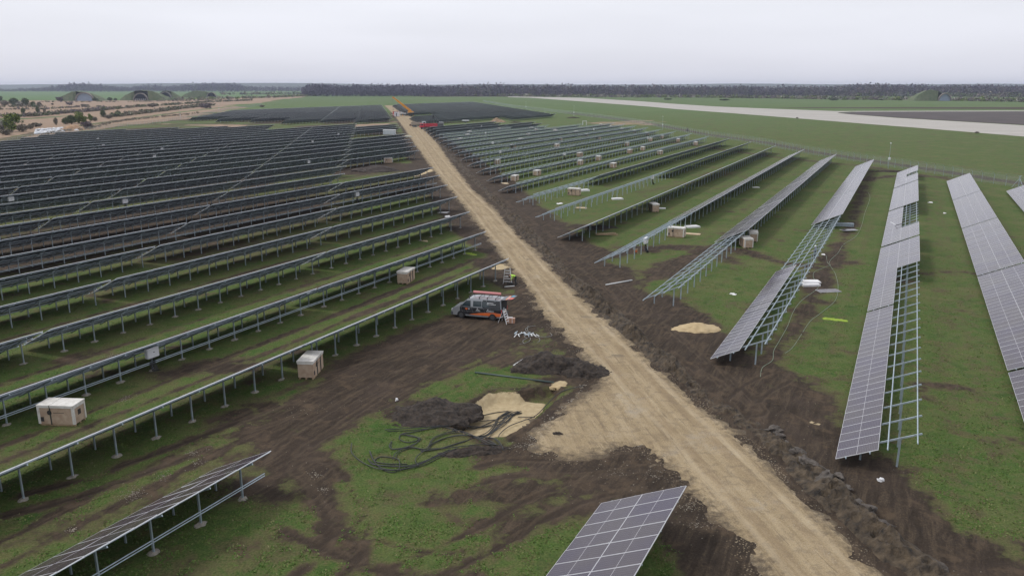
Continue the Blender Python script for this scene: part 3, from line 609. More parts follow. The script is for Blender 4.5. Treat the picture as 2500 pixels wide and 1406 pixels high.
# --- layout: (side, k, u0, kind)
TB = []
def add(side, k, u0, kind='full', **kw): TB.append(dict(side=side, k=k, u0=u0, kind=kind, **kw))
LG = [-12.2, -45.4, -78.6, -111.8, -145.0, -178.2, -211.4]; LGtop = [25, 25, 28, 29, 30, 31, 31]
for k in range(4, 32):
    segs = []
    top = {20.9: 18, -12.3: 25, -45.5: 25, -78.7: 28, -111.9: 29, -145.1: 30, -178.3: 31}
    for end, tp in top.items():
        if end == 20.9:
            if not (4 <= k <= 10 or 13 <= k <= 18 or 21 <= k <= 23): continue
        elif k > tp: continue
        add('left', k, end+13.4*k-TL, 'full')
add('left', 1, 33.45-TL, 'full', mods=True); add('left', 3, 27.4-TL, 'full', mods=True)
for e_, k0 in ((20.9, 28), (-12.3, 30), (-45.5, 31), (-78.7, 34), (-111.9, 36), (-145.1, 39)):
    for k in range(k0, 49): add('left', k, e_+13.4*k-TL, 'full', block=2)
# right of the road
def rightrow(k, n0, kinds, **kw):
    for i, kd in enumerate(kinds):
        if kd: add('right', k, 44.0+13.4*k+PITCHT*(n0+i), kd, **kw)
F5 = ['full']*5
for i in range(2): add('right', -2, 183.1-TL-PITCHT*i, 'full', mods=True)
for i in range(5): add('right', -1, 196.7-TL-PITCHT*i+(.15*i), 'full', mods=True)
add('right', 0, 43.9, 'low', mods=True)
add('right', 0, 77.1, 'full', mods=True, skip=[i for i in range(NM) if not (13.5 <= i)])
add('right', 0, 110.8, 'full', mods=True, skip=[i for i in range(NM) if 9 <= i])
add('right', 0, 144.6, 'full', mods=True)
add('right', 0, 178.5, 'full', mods=True, skip=[12, 13, 14, 15, 16])
rightrow(1, 0, ['low', 'bare', 'full', 'full', 'full'], mods=True)
rightrow(2, 0, ['bare', 'full', 'full', 'full', 'full'], mods=True)
rightrow(3, 0, ['bare', 'full', 'full', 'full', 'full'])
rightrow(4, 0, F5)
rightrow(5, 0, ['bare', 'bare', 'full', 'full', 'full']); rightrow(6, 0, ['bare', 'full', 'full', 'full', 'full'])
for k in range(7, 15): rightrow(k, 0, ['low']*5)
rightrow(15, 0, ['low']*4); rightrow(16, 0, ['low']*3); rightrow(17, 0, ['low', 'low', 'full'])
rightrow(18, 0, ['full']*3); rightrow(19, 0, ['full', 'full']); rightrow(20, 0, ['full', 'full'])
for k in range(24, 49):
    for i in range(5):
        if i == 0 and 29 <= k <= 31: continue
        add('right', k, 44+13.4*k+PITCHT*i, 'full', block=2)
for k in (22, 23):
    for i in (3, 4): add('right', k, 44+13.4*k+PITCHT*i, 'full', block=2)

def vis(t):
    b = []
    for uu in (0, TL/2, TL):
        for ww, z in ((0, HI), (-CW, LOW)):
            x, y = UW(t['u0']+uu, 2.5-10.08*t['k']+ww); b.append(PX(x, y, z))
    xs = [p[0] for p in b]; ys = [p[1] for p in b]
    return max(xs) > -250 and min(xs) < 2750 and min(ys) < 1650
TB = [t for t in TB if vis(t)]
def ordn(n): return {1: 'first', 2: 'second', 3: 'third', 4: 'fourth', 5: 'fifth', 6: 'sixth', 7: 'seventh', 8: 'eighth', 9: 'ninth', 10: 'tenth'}.get(n, '%d%s' % (n, 'th' if 10 < n % 100 < 20 else {1: 'st', 2: 'nd', 3: 'rd'}.get(n % 10, 'th')))
for s in ('left', 'right'):
    ks = sorted({t['k'] for t in TB if t['side'] == s})
    for t in TB:
        if t['side'] == s: t['row'] = ks.index(t['k'])+1
    for k in ks:
        L = sorted([t for t in TB if t['side'] == s and t['k'] == k], key=lambda t: t['u0'] if s == 'right' else -t['u0'])
        for i, t in enumerate(L): t['pos'] = i+1
for t in TB:
    x, y = UW(t['u0']+TL/2, 2.5-10.08*t['k']); t['d'] = math.hypot(x, y)
TB.sort(key=lambda t: t['d'])
GAP_LABEL = {'full': 'fully panelled solar table', 'low': 'half-panelled solar table', 'bare': 'bare steel solar frame'}
ALLTB = []
far_mb = MB()
FARM = {'full': frame_mesh(True, True, True), 'low': frame_mesh(True, False, True)}
far_v, far_f, far_m, far_uv = [], [], [], []
for ti, t in enumerate(TB):
    x, y = UW(t['u0'], 2.5-10.08*t['k']); ang = ROW_ANG
    if ti >= 298:
        src = FARM[t['kind']]; c, s = math.cos(ang), math.sin(ang); n = len(far_v)
        far_v += [(x+a*c-b*s, y+a*s+b*c, z) for a, b, z in src.v]; far_f += [tuple(i+n for i in f) for f in src.f]; far_m += src.m; far_uv += src.uv
        continue
    lab = '%s, row %d %s of the gravel road, %s from it' % (GAP_LABEL[t['kind']], t['row'], t['side'], ordn(t['pos']))
    if t.get('skip'): lab = 'solar table missing some upper panels, row %d %s of the road, %s from it' % (t['row'], t['side'], ordn(t['pos']))
    grp = {'full': 'solar tables fully covered with panels', 'low': 'solar tables with the lower panels only', 'bare': 'bare frames of unfinished solar tables'}[t['kind']]
    if t['d'] > 330:
        o = tag(link('solar_table', ONE[t['kind']], None, (x, y, 0), (0, 0, ang)), lab, 'solar panels', grp); continue
    root = thing('solar_table', lab, 'solar panels', (x, y, 0), ang, grp)
    if t['kind'] != 'bare':
        if t.get('mods') and (t['d'] < 135 or t.get('skip')):
            for i in range(NM):
                for half in (0, 1):
                    if half == 1 and (t['kind'] == 'low' or i in (t.get('skip') or ())): continue
                    c = (SL/2*(half+.5))/SL; yy, zz = pl(c)
                    link('solar_module', MODULE, root, (MPI*(i+.5), yy, zz), (-TI+random.gauss(0, .004), random.gauss(0, .006), 0))
        else: link('solar_modules', ARR[t['kind']], root)
    for c in PURC: link('purlin', PUR[c], root)
    for i, xr in enumerate(RAF):
        link('rafter', RAFT, root, (xr, 0, 0))
        foot = t['side'] == 'left' and t['k'] in (3, 4, 5, 6)
        link('post', POST_HF[(i*7+t['k']) % 4] if foot else POST_H, root, (xr, 0, 0)); link('post', POST_L, root, (xr, 0, 0))
    if t['side'] == 'left' and t['k'] in (3, 5, 9): link('cable_tray', TRAY, root)
me = bpy.data.meshes.new('distant tables'); me.from_pydata(far_v, [], far_f)
for m in PM+[galv]: me.materials.append(m)
me.polygons.foreach_set('material_index', far_m); l_ = me.uv_layers.new(name='UVMap'); l_.data.foreach_set('uv', [c for q_ in far_uv for c in q_]); me.update()
o = link('distant_solar_tables', me); tag(o, 'dense dark rows of distant solar tables at the far end of the field', 'solar panels'); struct(o, 'stuff')

def at(px, py, z=0.0):
    p = G(px, py); return Vector((p.x, p.y, ground_z(p.x, p.y)+z))
def ppm(p): return F_PX/math.hypot(p[0], p[1])

# ------------------------------------------------------------------ soil berm, mounds, stones
soil_m = mat('turned black soil', (.014, .011, .010), .97, 0, .5, 3.5, .12, 7, col2=(.060, .046, .036))
sand_m = mat('yellow sand', (.36, .27, .15), .95, 0, .15, 2, .03, 12, col2=(.47, .37, .22))
stone_m = mat('pale stones', (.13, .11, .09), .9, 0, .3, 3, col2=(.30, .27, .22))
def polyline_pts(P, step0=.3, growth=.004):
    out = []; 
    for a, b in zip(P[:-1], P[1:]):
        a = np.array(a[:2]); b = np.array(b[:2]); L = np.linalg.norm(b-a); t = 0
        while t < L: p = a+(b-a)*t/L; out.append(p); t += step0+growth*max(0, p[1]-60)
    out.append(np.array(P[-1][:2])); return np.array(out)
def build_berm():
    P = polyline_pts(BERM[::-1], .28)
    for _ in range(8): P[1:-1] = (P[:-2]+P[2:]+2*P[1:-1])/4
    Tn = np.gradient(P, axis=0); Tn /= np.linalg.norm(Tn, axis=1)[:, None]; Nn = np.column_stack([Tn[:, 1], -Tn[:, 0]])
    cs = np.linspace(-1.9, 1.9, 17); n = len(P); V = []
    for i in range(n):
        wd = .60+.12*math.sin(i*.05)+.12*math.sin(i*.173)
        q = P[i]+Nn[i]*(cs*wd)[:, None]
        V.append(q)
    V = np.array(V); X = V[..., 0]; Y = V[..., 1]
    prof = np.clip(1-(np.abs(cs)/1.9)**1.6, 0, 1)[None, :]
    r = 1-np.abs(2*fbm(X*1.1, Y*1.1, 5, 4)-1); r2 = fbm(X*3.1, Y*3.1, 15, 3)
    Z = -.12+prof*(.04+.70*r*r*np.clip(fbm(X*.22, Y*.22, 2, 3)*2.4-.55, .1, 1.3))+prof*(r2-.5)*.8*np.clip(fbm(X*.4, Y*.4, 12, 2)*2-.3, .2, 1)
    fs = [(i*17+j, i*17+j+1, (i+1)*17+j+1, (i+1)*17+j) for i in range(n-1) for j in range(16)]
    me = bpy.data.meshes.new('berm'); me.from_pydata(np.column_stack([X.ravel(), Y.ravel(), Z.ravel()]).tolist(), [], fs); me.materials.append(mat('ridge soil and rubble', (.014, .011, .009), .97, 0, .5, 2.2, .12, 7, col2=(.105, .078, .050)))
    me.polygons.foreach_set('use_smooth', [False]*len(fs)); me.update()
    tag(struct(link('soil_berm', me), 'stuff'), 'long lumpy ridge of dug black soil along the right edge of the gravel road', 'soil')
build_berm()
def mound(name, px, py, rx, ry, h, m, label, cat, seed, rot=0, amp=.35, grp=None):
    V, F = blob(seed, (1, 1, 1), 5, .12); V = V.copy()
    ang = math.radians(rot); c, s = math.cos(ang), math.sin(ang)
    n = fbm(V[:, 0]*2.5+seed, V[:, 1]*2.5, seed, 4)-.5; n2 = fbm(V[:, 0]*7+seed, V[:, 1]*7+V[:, 2]*2, seed+3, 3)-.5
    rr = np.hypot(V[:, 0], V[:, 1]); Zc = np.clip(1-rr**1.3, -.1, 1)*(V[:, 2] > -.02)
    X = V[:, 0]*rx*(1+n*.5); Y = V[:, 1]*ry*(1+n*.5); Z = Zc*h*(1+n*amp*3)+n2*h*amp*1.5*(V[:, 2] > .05)-.06
    Z = np.where(V[:, 2] <= -.02, -.25, Z)
    mb = MB(); mb.raw(np.column_stack([X*c-Y*s, X*s+Y*c, Z]), F)
    return tag(link(name, mb.mesh(name, m, True), None, at(px, py)), label, cat, grp)
mound('soil_mound', 1055, 1012, 3.2, 2.0, .8, soil_m, 'dark soil mound at the left end of the sand pit', 'soil heap', 3, 5, .5)
mound('soil_mound', 1335, 897, 2.9, 1.9, 1.15, soil_m, 'broad black soil mound beside the white tube near the road', 'soil heap', 4, 12)
mound('soil_mound', 1428, 908, 2.0, 1.7, .85, soil_m, 'smaller black soil mound closest to the road bend', 'soil heap', 5, -10)
mound('soil_mound', 1150, 1104, 2.4, .6, .4, soil_m, 'low strip of dark soil below the cable ends', 'soil heap', 6, 12)
mound('soil_mound', 1362, 1062, .55, .35, .28, soil_m, 'small lump of dark soil at the lower rim of the sand pit', 'soil heap', 7)
mound('sand_heap', 1703, 803, 2.1, 1.3, .6, sand_m, 'yellow sand heap in front of the nearest right-hand solar rows', 'sand heap', 8, 0, .12)
mound('gravel_patch', 1070, 1025, .9, .7, .35, stone_m, 'pale stony rubble on the soil mound left of the pit', 'rubble', 9)
mound('soil_mound', 915, 418, 6, 3.5, 1.6, mat('grey soil', (.05, .04, .036), .95, 0, .4, 1, .05), 'grey cone of excavated soil left of the road beyond the turning tracks', 'soil heap', 10)
mound('soil_mound', 1458, 556, 3.2, 1.0, .45, soil_m, 'low dark soil bank at the near end of the fifth right-hand row', 'soil heap', 11)
mound('sand_heap', 1214, 299, 5, 3, 2.2, mat('tan earth', (.25, .18, .12), .95, 0, .3, .8), 'tan earth heap in the grass gap beyond the right-hand frames', 'sand heap', 12)
mound('sand_heap', 181, 318, 6, 4, 2.4, mat('orange sand', (.36, .24, .15), .95, 0, .2, .8), 'orange sand cone beside the grey path at left', 'sand heap', 13)
mound('soil_mound', 1260, 300, 4, 2.5, .8, soil_m, 'dark low heap right of the tan earth heap', 'soil heap', 14)
mound('soil_mound', 1398, 289, 5, 2.5, 1, soil_m, 'dark heap in the grass beside the perimeter fence', 'soil heap', 15)
mound('soil_mound', 2180, 420, 6, 1.2, .5, soil_m, 'dark spoil bank along the fence behind the lamp mast', 'soil heap', 16, -10)
mound('sand_heap', 1366, 937, .7, .5, .15, sand_m, 'little sand patch at the end of the long dark pipe', 'sand heap', 17)
mound('gravel_patch', 877, 339, 0.1, .1, .05, stone_m, 'tiny pale stones', 'rubble', 18) if False else None
CL = [(1950, 1105, .45), (1962, 1128, .42), (1985, 1138, .5), (2008, 1172, .55), (2045, 1163, .38), (2058, 1195, .5), (2098, 1240, .7), (2145, 1283, .62), (2165, 1316, .5), (2293, 1386, .45), (1900, 1068, .5), (1916, 1085, .4), (1890, 1052, .45), (2120, 1262, .35), (1700, 640, .2)]
cl_m = mat('dry clay', (.05, .042, .037), .95, 0, .4, 3, .03, 12, col2=(.12, .105, .092))
for i, (x, y, r) in enumerate(CL[:-1]):
    V, F = blob(40+i, (r, r*.7, r*.45), 3, .9, False); mb = MB(); mb.raw(V, F)
    near_ = ['uppermost', 'second', 'third', 'fourth', 'fifth', 'sixth', 'seventh', 'eighth', 'ninth', 'tenth', 'eleventh', 'twelfth', 'thirteenth', 'fourteenth']
    order = sorted(range(len(CL)-1), key=lambda q: CL[q][1]).index(i)
    tag(link('clay_clod', mb.mesh('clod', cl_m), None, at(x, y, .08), (0.3*math.sin(i), .3*math.cos(i*2), i*1.3)), '%s grey clay clod down the soil ridge right of the road' % near_[order], 'clod', 'clay clods on the soil ridge')
def stones(name, label, spots, m):
    """spots: (x,y,radius,count,size)"""
    mb = MB(); bv = [Vector(v) for v in ((1, 0, 0), (-1, 0, 0), (0, 1, 0), (0, -1, 0), (0, 0, 1), (0, 0, -1))]; bf = [(0, 2, 4), (2, 1, 4), (1, 3, 4), (3, 0, 4), (2, 0, 5), (1, 2, 5), (3, 1, 5), (0, 3, 5)]
    for x, y, r, n, sz in spots:
        for _ in range(n):
            a = random.uniform(0, 6.28); q = abs(random.gauss(0, .5))*r; px_, py_ = x+math.cos(a)*q, y+math.sin(a)*q
            s_ = sz*random.uniform(.25, .85); z = ground_z(px_, py_)+s_*.2; rot = random.uniform(0, 6)
            c_, d_ = math.cos(rot), math.sin(rot)
            mb.raw([(px_+(v.x*c_-v.y*d_)*s_*random.uniform(.6, 1.2), py_+(v.x*d_+v.y*c_)*s_*random.uniform(.6, 1.2), z+v.z*s_*.55) for v in bv], bf)
    return tag(struct(link(name, mb.mesh(name, m)), 'stuff'), label, 'stones')
SPT = []
for a, b in zip(ROAD_L[5:26], ROAD_L[6:27]):
    A, B = G(*a), G(*b); L = (B-A).length
    for k in range(int(L*1.3)):
        p = A.lerp(B, random.random()); SPT.append((p.x-.3, p.y, 1.1, 3, .07))
for a, b in zip(ROAD_R[8:20], ROAD_R[9:21]):
    A, B = G(*a), G(*b); L = (B-A).length
    for k in range(int(L*1.2)): p = A.lerp(B, random.random()); SPT.append((p.x+.2, p.y, .7, 3, .06))
for x, y, r, n in ((1070, 1035, .7, 120), (325, 1205, .9, 130), (400, 1162, 1.0, 60), (470, 1105, 1.1, 60), (480, 1130, .8, 50), (790, 1195, .6, 40), (770, 1160, .7, 40), (1560, 1085, 1, 60), (1300, 1085, .7, 120), (1330, 1060, .6, 90), (1290, 1000, 1, 40), (1390, 990, .8, 60),
                   (270, 870, 1.2, 70), (300, 975, .8, 50), (310, 968, .6, 30), (1300, 700, 1.5, 60), (1700, 1280, 1.2, 70), (1680, 1240, 1, 50), (1200, 945, 1.2, 10), (760, 1000, 2, 30), (180, 1290, .6, 40), (1230, 665, 1.2, 40), (1500, 1150, 1.5, 50), (1600, 1160, 1.5, 60), (1260, 1090, 1.0, 60)):
    p = G(x, y); SPT.append((p.x, p.y, r, n, .055))
for a in ([(1430, 935), (1400, 975), (1350, 1020), (1320, 1055), (1290, 1075)],):
    for (x0, y0), (x1, y1) in zip(a[:-1], a[1:]):
        for k in range(10): t = random.random(); p = G(x0+(x1-x0)*t, y0+(y1-y0)*t); SPT.append((p.x, p.y, .5, 4, .09))
stones('loose_stones', 'pale loose stones scattered along the edges of the gravel road and pits', SPT, stone_m)

# ------------------------------------------------------------------ grass tufts in the near field
def build_tufts():
    xs, ys, Z, D, Gv = SOIL_C['g']; rng = np.random.default_rng(5)
    N_ = 260000; yy = 27+(rng.random(N_)**1.7)*75; xx = (rng.random(N_)-.5)*2*(yy*.74+1)
    i = np.searchsorted(xs, xx)-1; j = np.searchsorted(ys, yy)-1; d = D[j, i]; z = Z[j, i]
    keep = (d+fbm(xx*.6, yy*.6, 78, 4)*1.0 < .95) & (poly_sdf(xx, yy, ROADP) < -.9) & (poly_sdf(xx, yy, PIT) < -.1) & (fbm(xx*1.6, yy*1.6, 77, 3) > .47)
    xx, yy, z = xx[keep], yy[keep], z[keep]; n = len(xx)
    a = rng.random(n)*6.28; h = .02+.055*rng.random(n); wd = .02+.035*rng.random(n); ln = (rng.random((n, 2))-.5)*.20
    V = np.empty((n, 3, 3)); V[:, 0] = np.column_stack([xx-np.cos(a)*wd, yy-np.sin(a)*wd, z]); V[:, 1] = np.column_stack([xx+np.cos(a)*wd, yy+np.sin(a)*wd, z]); V[:, 2] = np.column_stack([xx+ln[:, 0], yy+ln[:, 1], z+h])
    me = bpy.data.meshes.new('tufts'); me.vertices.add(n*3); me.vertices.foreach_set('co', V.ravel()); me.loops.add(n*3); me.loops.foreach_set('vertex_index', np.arange(n*3)); me.polygons.add(n); me.polygons.foreach_set('loop_start', np.arange(0, n*3, 3)); me.update(); me.validate()
    m = bpy.data.materials.new('grass blades'); m.use_nodes = True; q = T(m); p = m.node_tree.nodes['Principled BSDF']; p.inputs['Roughness'].default_value = .9; p.inputs['Specular IOR Level'].default_value = .1
    g_ = q.n('ShaderNodeNewGeometry'); q.l(q.ramp(g_.outputs['Random Per Island'], [(.0, (.06, .13, .026)), (.6, (.10, .165, .042)), (.88, (.15, .17, .065)), (1., (.20, .19, .10))]), p.inputs['Base Color']); me.materials.append(m)
    tag(struct(link('grass_tufts', me), 'stuff'), 'short green grass tufts growing between the muddy tracks in the foreground', 'grass')
build_tufts()

# ------------------------------------------------------------------ inverters under the tables
inv_v = mat('inverter white', (.66, .67, .70), .35, 0, .04, 2); slot = mat('inverter window', (.02, .02, .025), .3)
def inverter_meshes():
    b = bmesh.new(); bmesh.ops.create_cube(b, size=1); bmesh.ops.scale(b, vec=(1.04, .36, .78), verts=b.verts); bmesh.ops.bevel(b, geom=b.edges[:], offset=.045, segments=2, affect='EDGES')
    me = bpy.data.meshes.new('inverter body'); b.to_mesh(me); b.free(); me.materials.append(inv_v)
    s_ = MB(); s_.box((.05, -.19, .04), (.13, .02, .045)); s1 = s_.mesh('display', slot)
    r = MB(); 
    for z in (.22, -.06): r.box((0, .22, z), (2.75, .05, .05))
    r1 = r.mesh('mounting rail', galv)
    c = MB()
    for i in range(6): c.tube([(-.25+.09*i, 0, -.38), (-.25+.09*i, .03, -.9), (-.2+.07*i, -.1-.04*i, -1.35), (-.1+.14*i, -.3, -1.62)], .03, 6)
    return me, s1, r1, c.mesh('conduits', black_p)
IV = inverter_meshes()
def inverter(px, py, zc, label, far=False):
    p = G(px, py, zc); u, v = toUW(p); k = round((2.5-1.35-v)/10.08); x, y = UW(u, 2.5-10.08*k-.95)
    t = thing('inverter', label, 'inverter', (x, y, zc), ROW_ANG, 'white inverters hung under the solar tables')
    link('housing', IV[0], t); 
    if not far: link('display_window', IV[1], t); link('mounting_rail', IV[2], t); link('conduits', IV[3], t)
INV = [(376, 861, 1.45, 'large white inverter on rails under the third solar row left of the road'), (882, 475, 1.6, 'white inverter under a left-hand row nearest the road bend'),
       (316, 492, 1.6, 'white inverter in the left rows below the long panel gaps'), (29, 486, 1.6, 'white inverter at the left edge of the picture'), (747, 395, 1.6, 'white inverter in the middle of the left panel field'),
       (367, 381, 1.6, 'white inverter left of centre, front one of a pair'), (379, 363, 1.6, 'white inverter left of centre, rear one of a pair'), (248, 355, 1.6, 'tilted white inverter among the far left rows'), (1587, 588, 1.6, 'grey-white inverter on the bare third frame right of the road'),
       (813, 327, 1.7, 'small white inverter just left of the white container'), (751, 345, 1.7, 'white inverter behind the middle of the left field'), (230, 339, 1.7, 'white inverter near the back left corner of the field'),
       (1212, 371, 1.6, 'white inverter on half-panelled row above the leftmost crates'), (1194, 349, 1.6, 'white inverter on a half-panelled row close to the black ridge'), (1174, 325, 1.6, 'white inverter near the far ends of the half-panelled rows'), (1367, 376, 1.6, 'white inverter in the middle of the half-panelled rows'),
       (1440, 316, 1.6, 'white inverter on a half-panelled row right of centre'), (1574, 337, 1.6, 'white inverter behind the crates near the fence'), (1597, 433, 1.6, 'white inverter hanging from the sixth right-hand row'), (1163, 307, 1.8, 'white inverter on the last dark row before the grass gap')]
for a in INV: inverter(a[0], a[1], a[2], a[3], a[1] < 350)

# ------------------------------------------------------------------ crates of modules
cart = mat('carton', (.34, .24, .17), .85, 0, .2, 3, col2=(.46, .36, .27)); wrap = mat('milky wrap film', (.52, .50, .46), .45, 0, .15, 4, .01, 9, col2=(.70, .69, .66)); strap = mat('dark strap', (.04, .05, .045), .6)
ink = mat('carton print', (.035, .03, .03), .8); wood = mat('raw wood', (.36, .26, .16), .85, 0, .25, 6)
def crate_meshes(wrapped):
    L, W, H = 2.32, 1.16, 1.2
    a = MB(); a.box((0, 0, .14+H/2), (L, W, H))
    if wrapped:
        for sx in (-1, 1):
            for sy in (-1, 1): a.box((sx*(L/2-.04), sy*(W/2-.03), .14+H/2), (.16, .12, H-.02), 1)
    t = MB(); t.box((0, 0, 1.375), (L+.10, W+.10, .07)); t.box((-L/2-.03, 0, 1.27), (.03, W+.02, .2)); t.box((0, -W/2-.03, 1.30), (L, .03, .13)); t.box((0, W/2+.03, 1.30), (L, .03, .13)); t.box((L/2+.03, 0, 1.27), (.03, W, .2))
    s_ = MB()
    for x in (-.35, .45)[:(1 if wrapped else 2)]: s_.box((x, 0, .76), (.035, W+.125, 1.30))
    p = MB()
    for y in (-.48, 0, .48): p.box((0, y, .06), (L, .1, .12))
    for x in (-1.0, -.5, 0, .5, 1.0): p.box((x, 0, .13), (.12, W, .022))
    pr = MB(); V = [(-.42+.16*math.cos(q), -W/2-.006, .9+.16*math.sin(q)) for q in np.linspace(0, 2*math.pi, 20, endpoint=False)]
    pr.face(V); pr.box((.18, -W/2-.004, .9), (.72, .006, .03)); pr.box((-.95, -W/2-.004, .45), (.25, .006, .3)); pr.box((1.165, 0, .8), (.006, .3, .35))
    return [('carton', a.mesh('carton', [cart, wrap])), ('wrap_lid', t.mesh('wrap lid', wrap)), ('strap', s_.mesh('strap', strap)), ('pallet', p.mesh('pallet', wood)), ('print', pr.mesh('print', ink))]
CRM = (crate_meshes(True), crate_meshes(False))
def crate(px, py, rot, label, kind=0, parts=True, sc_=1, grp='pallet crates of solar modules'):
    t = thing('module_crate', label, 'crate', at(px, py), rot, grp); t.scale = (sc_, sc_, sc_)
    for nm, me_ in CRM[kind][:5 if parts else 2]: link(nm, me_, t)
    return t
crate(155, 1030, R(-4), 'large wrapped carton crate with round black print, bottom left by the tubing', 0)
crate(760, 912, R(86), 'open-lidded carton crate under the second left-hand row', 1)
crate(992, 688, R(8)+1.2, 'worn carton crate under a left-hand row above the van', 1)
crate(947, 398, R(20), 'grey-white crate behind the soil cone left of the road', 0)
crate(1651, 578, R(-25), 'sagging wrapped crate beside the white slab and plank', 0, True, 1.0)
crate(1821, 603, R(92), 'front crate of the pair under the second right-hand row', 0, True, .95); crate(1838, 588, R(75), 'rear crate of the pair under the second right-hand row', 0, True, .95)
crate(1596, 516, R(28)+1.2, 'carton crate alone behind the fourth right-hand row', 1)
crate(1402, 477, R(-25), 'carton crate with a white slab at its right, behind the bare fifth row', 1)
FARC = [(1257, 442), (1311, 429), (1214, 401), (1416, 403), (1461, 392), (1497, 410), (1415, 383), (1611, 378), (1698, 355), (1537, 375), (1569, 368), (1655, 347), (1530, 357), (1588, 346), (1615, 339), (1580, 331), (1461, 341), (1549, 325), (1518, 320), (1433, 334), (1407, 327), (1491, 314), (1467, 309), (1359, 361), (1253, 362), (1368, 345), (1271, 346), (1290, 333), (1123, 345), (1141, 335), (1146, 327), (1218, 318), (1297, 317), (1309, 322), (1356, 323)]
ROWG = {}
for x, y in FARC:
    u, v = toUW(G(x, y)); k = int(math.floor((2.5-v)/10.08+.35)); ROWG.setdefault(k, []).append((u, x, y))
rks = sorted({t['k'] for t in TB if t['side'] == 'right'})
for k, L in ROWG.items():
    L.sort()
    for i, (u, x, y) in enumerate(L):
        rown = rks.index(k)+1 if k in rks else 0
        crate(x, y, ROW_ANG+random.uniform(-.12, .12), 'distant carton crate beside half-panelled row %d right of the road, %s from it' % (rown, ordn(i+1)), random.choice((0, 0, 1)), y > 360, .93)
# slabs, loose modules, planks, tubes
foam = mat('white foam sheet', (.70, .70, .71), .6, 0, .05, 3)
def slab(px, py, dx, dy, h, rot, m, name, label, cat, grp=None, z=0.0):
    mb = MB(); mb.box((0, 0, h/2), (dx, dy, h)); mb.box((0, 0, h+.012), (dx*.94, dy*.94, .022))
    return tag(link(name, mb.mesh(name, m), None, at(px, py, z), (0, 0, rot)), label, cat, grp)
slab(1425, 467, 2.2, 1.2, .35, R(20), foam, 'foam_slab', 'white slab on the grass right of the carton crate in the fifth aisle', 'slab')
slab(1507, 487, 2.0, 1.2, .25, R(15), foam, 'foam_slab', 'white slab alone on the grass between the fourth and fifth right-hand rows', 'slab')
slab(1611, 509, 2.0, 1.0, .08, R(-10), foam, 'foam_slab', 'thin white slab beside the lone crate behind the fourth row', 'slab')
slab(1690, 555, 2.1, 1.2, .22, R(18), foam, 'foam_slab', 'white slab behind the sagging wrapped crate', 'slab')
slab(1690, 572, 2.3, 1.0, .08, R(-22), mat('pale board', (.5, .39, .26), .8), 'board', 'pale tan board beside the sagging wrapped crate', 'board')
slab(1976, 697, 1.9, 1.25, .2, R(6), foam, 'foam_slab', 'lower white slab of the stack beside the green hose', 'slab'); slab(1980, 694, 1.75, 1.1, .14, R(-2), foam, 'foam_slab', 'upper white slab of the stack beside the green hose', 'slab', None, .24)
def loose_module(px, py, rot, label, z=.08, tilt=0):
    t = tag(link('solar_module', MODULE, None, at(px, py, z), (tilt, 0, rot)), label, 'solar panel'); return t
loose_module(2022, 711, R(98), 'single grey module lying on the grass right of the white slabs', .1); loose_module(2072, 565, R(100), 'loose module lying by the steel bars between the nearest rows', .25)
def pipe(name, pts, r, m, label, cat, grp=None, zs=None, n=8, smooth=True):
    P = [at(x, y, r+(zs[i] if zs else 0)) for i, (x, y) in enumerate(pts)]
    if smooth and len(P) > 2:
        Q = []
        for i in range(len(P)-1):
            p0 = P[max(i-1, 0)]; p1 = P[i]; p2 = P[i+1]; p3 = P[min(i+2, len(P)-1)]
            for k in range(6):
                t = k/6; Q.append(.5*((2*p1)+(-p0+p2)*t+(2*p0-5*p1+4*p2-p3)*t*t+(-p0+3*p1-3*p2+p3)*t**3))
        Q.append(P[-1]); P = Q
    mb = MB(); mb.tube(P, r, n); return tag(link(name, mb.mesh(name, m, True), None), label, cat, grp)
whit = mat('white tube', (.62, .64, .64), .5); hose = mat('green-grey hose', (.19, .24, .17), .6, 0, .15, 3); cab = mat('black cable', (.022, .024, .026), .45, 0, .2, 3)
pipe('tube', [(1254, 894), (1286, 872)], .06, whit, 'short white tube lying at the foot of the broad soil mound', 'tube', smooth=False)
pipe('tube', [(1160, 911), (1352, 934)], .07, mat('dark green pipe', (.05, .075, .07), .5), 'long thin dark green pipe lying on the grass above the pit', 'pipe', smooth=False)
pipe('tube', [(1479, 697), (1543, 685)], .07, whit, 'white tube lying on the brown earth right of the road', 'tube', smooth=False)
pipe('tube', [(1232, 701), (1256, 699)], .05, whit, 'short white bar on the ground below the bending worker', 'tube', smooth=False)
for i in range(5):
    mb = MB()
    for k in range(2): mb.bar((-1.5, -.3+.09*k+.06*i, .04+.03*i), (1.5, -.2-.1*k+.08*i, .05+.03*i), .09, .03)
pl_mb = MB()
for i in range(12): a_ = random.uniform(-.35, .35); y_ = random.uniform(-.5, .5); pl_mb.bar((-1.5*math.cos(a_), y_-1.2*math.sin(a_), .03+.02*i), (1.6*math.cos(a_), y_+1.2*math.sin(a_), .03+.02*i), .09, .025)
tag(link('plank_heap', pl_mb.mesh('planks', wood), None, at(1479, 574), (0, 0, R(15))), 'loose heap of thin planks on grass beside the fourth right-hand row', 'planks')
pl_mb = MB()
for i in range(6): pl_mb.bar((-1.6, -.35+.14*i, .1), (1.6, -.35+.14*i, .1), .1, .2); pl_mb.bar((-1.6, -.35+.14*i, .36), (1.6, -.35+.14*i, .36), .1, .2)
tag(link('steel_bars', pl_mb.mesh('bars', galv), None, at(2056, 552), (0, 0, R(-15))), 'stack of grey steel bars behind the loose module', 'steel bars')
fo = mat('tan foil', (.47, .38, .25), .7)
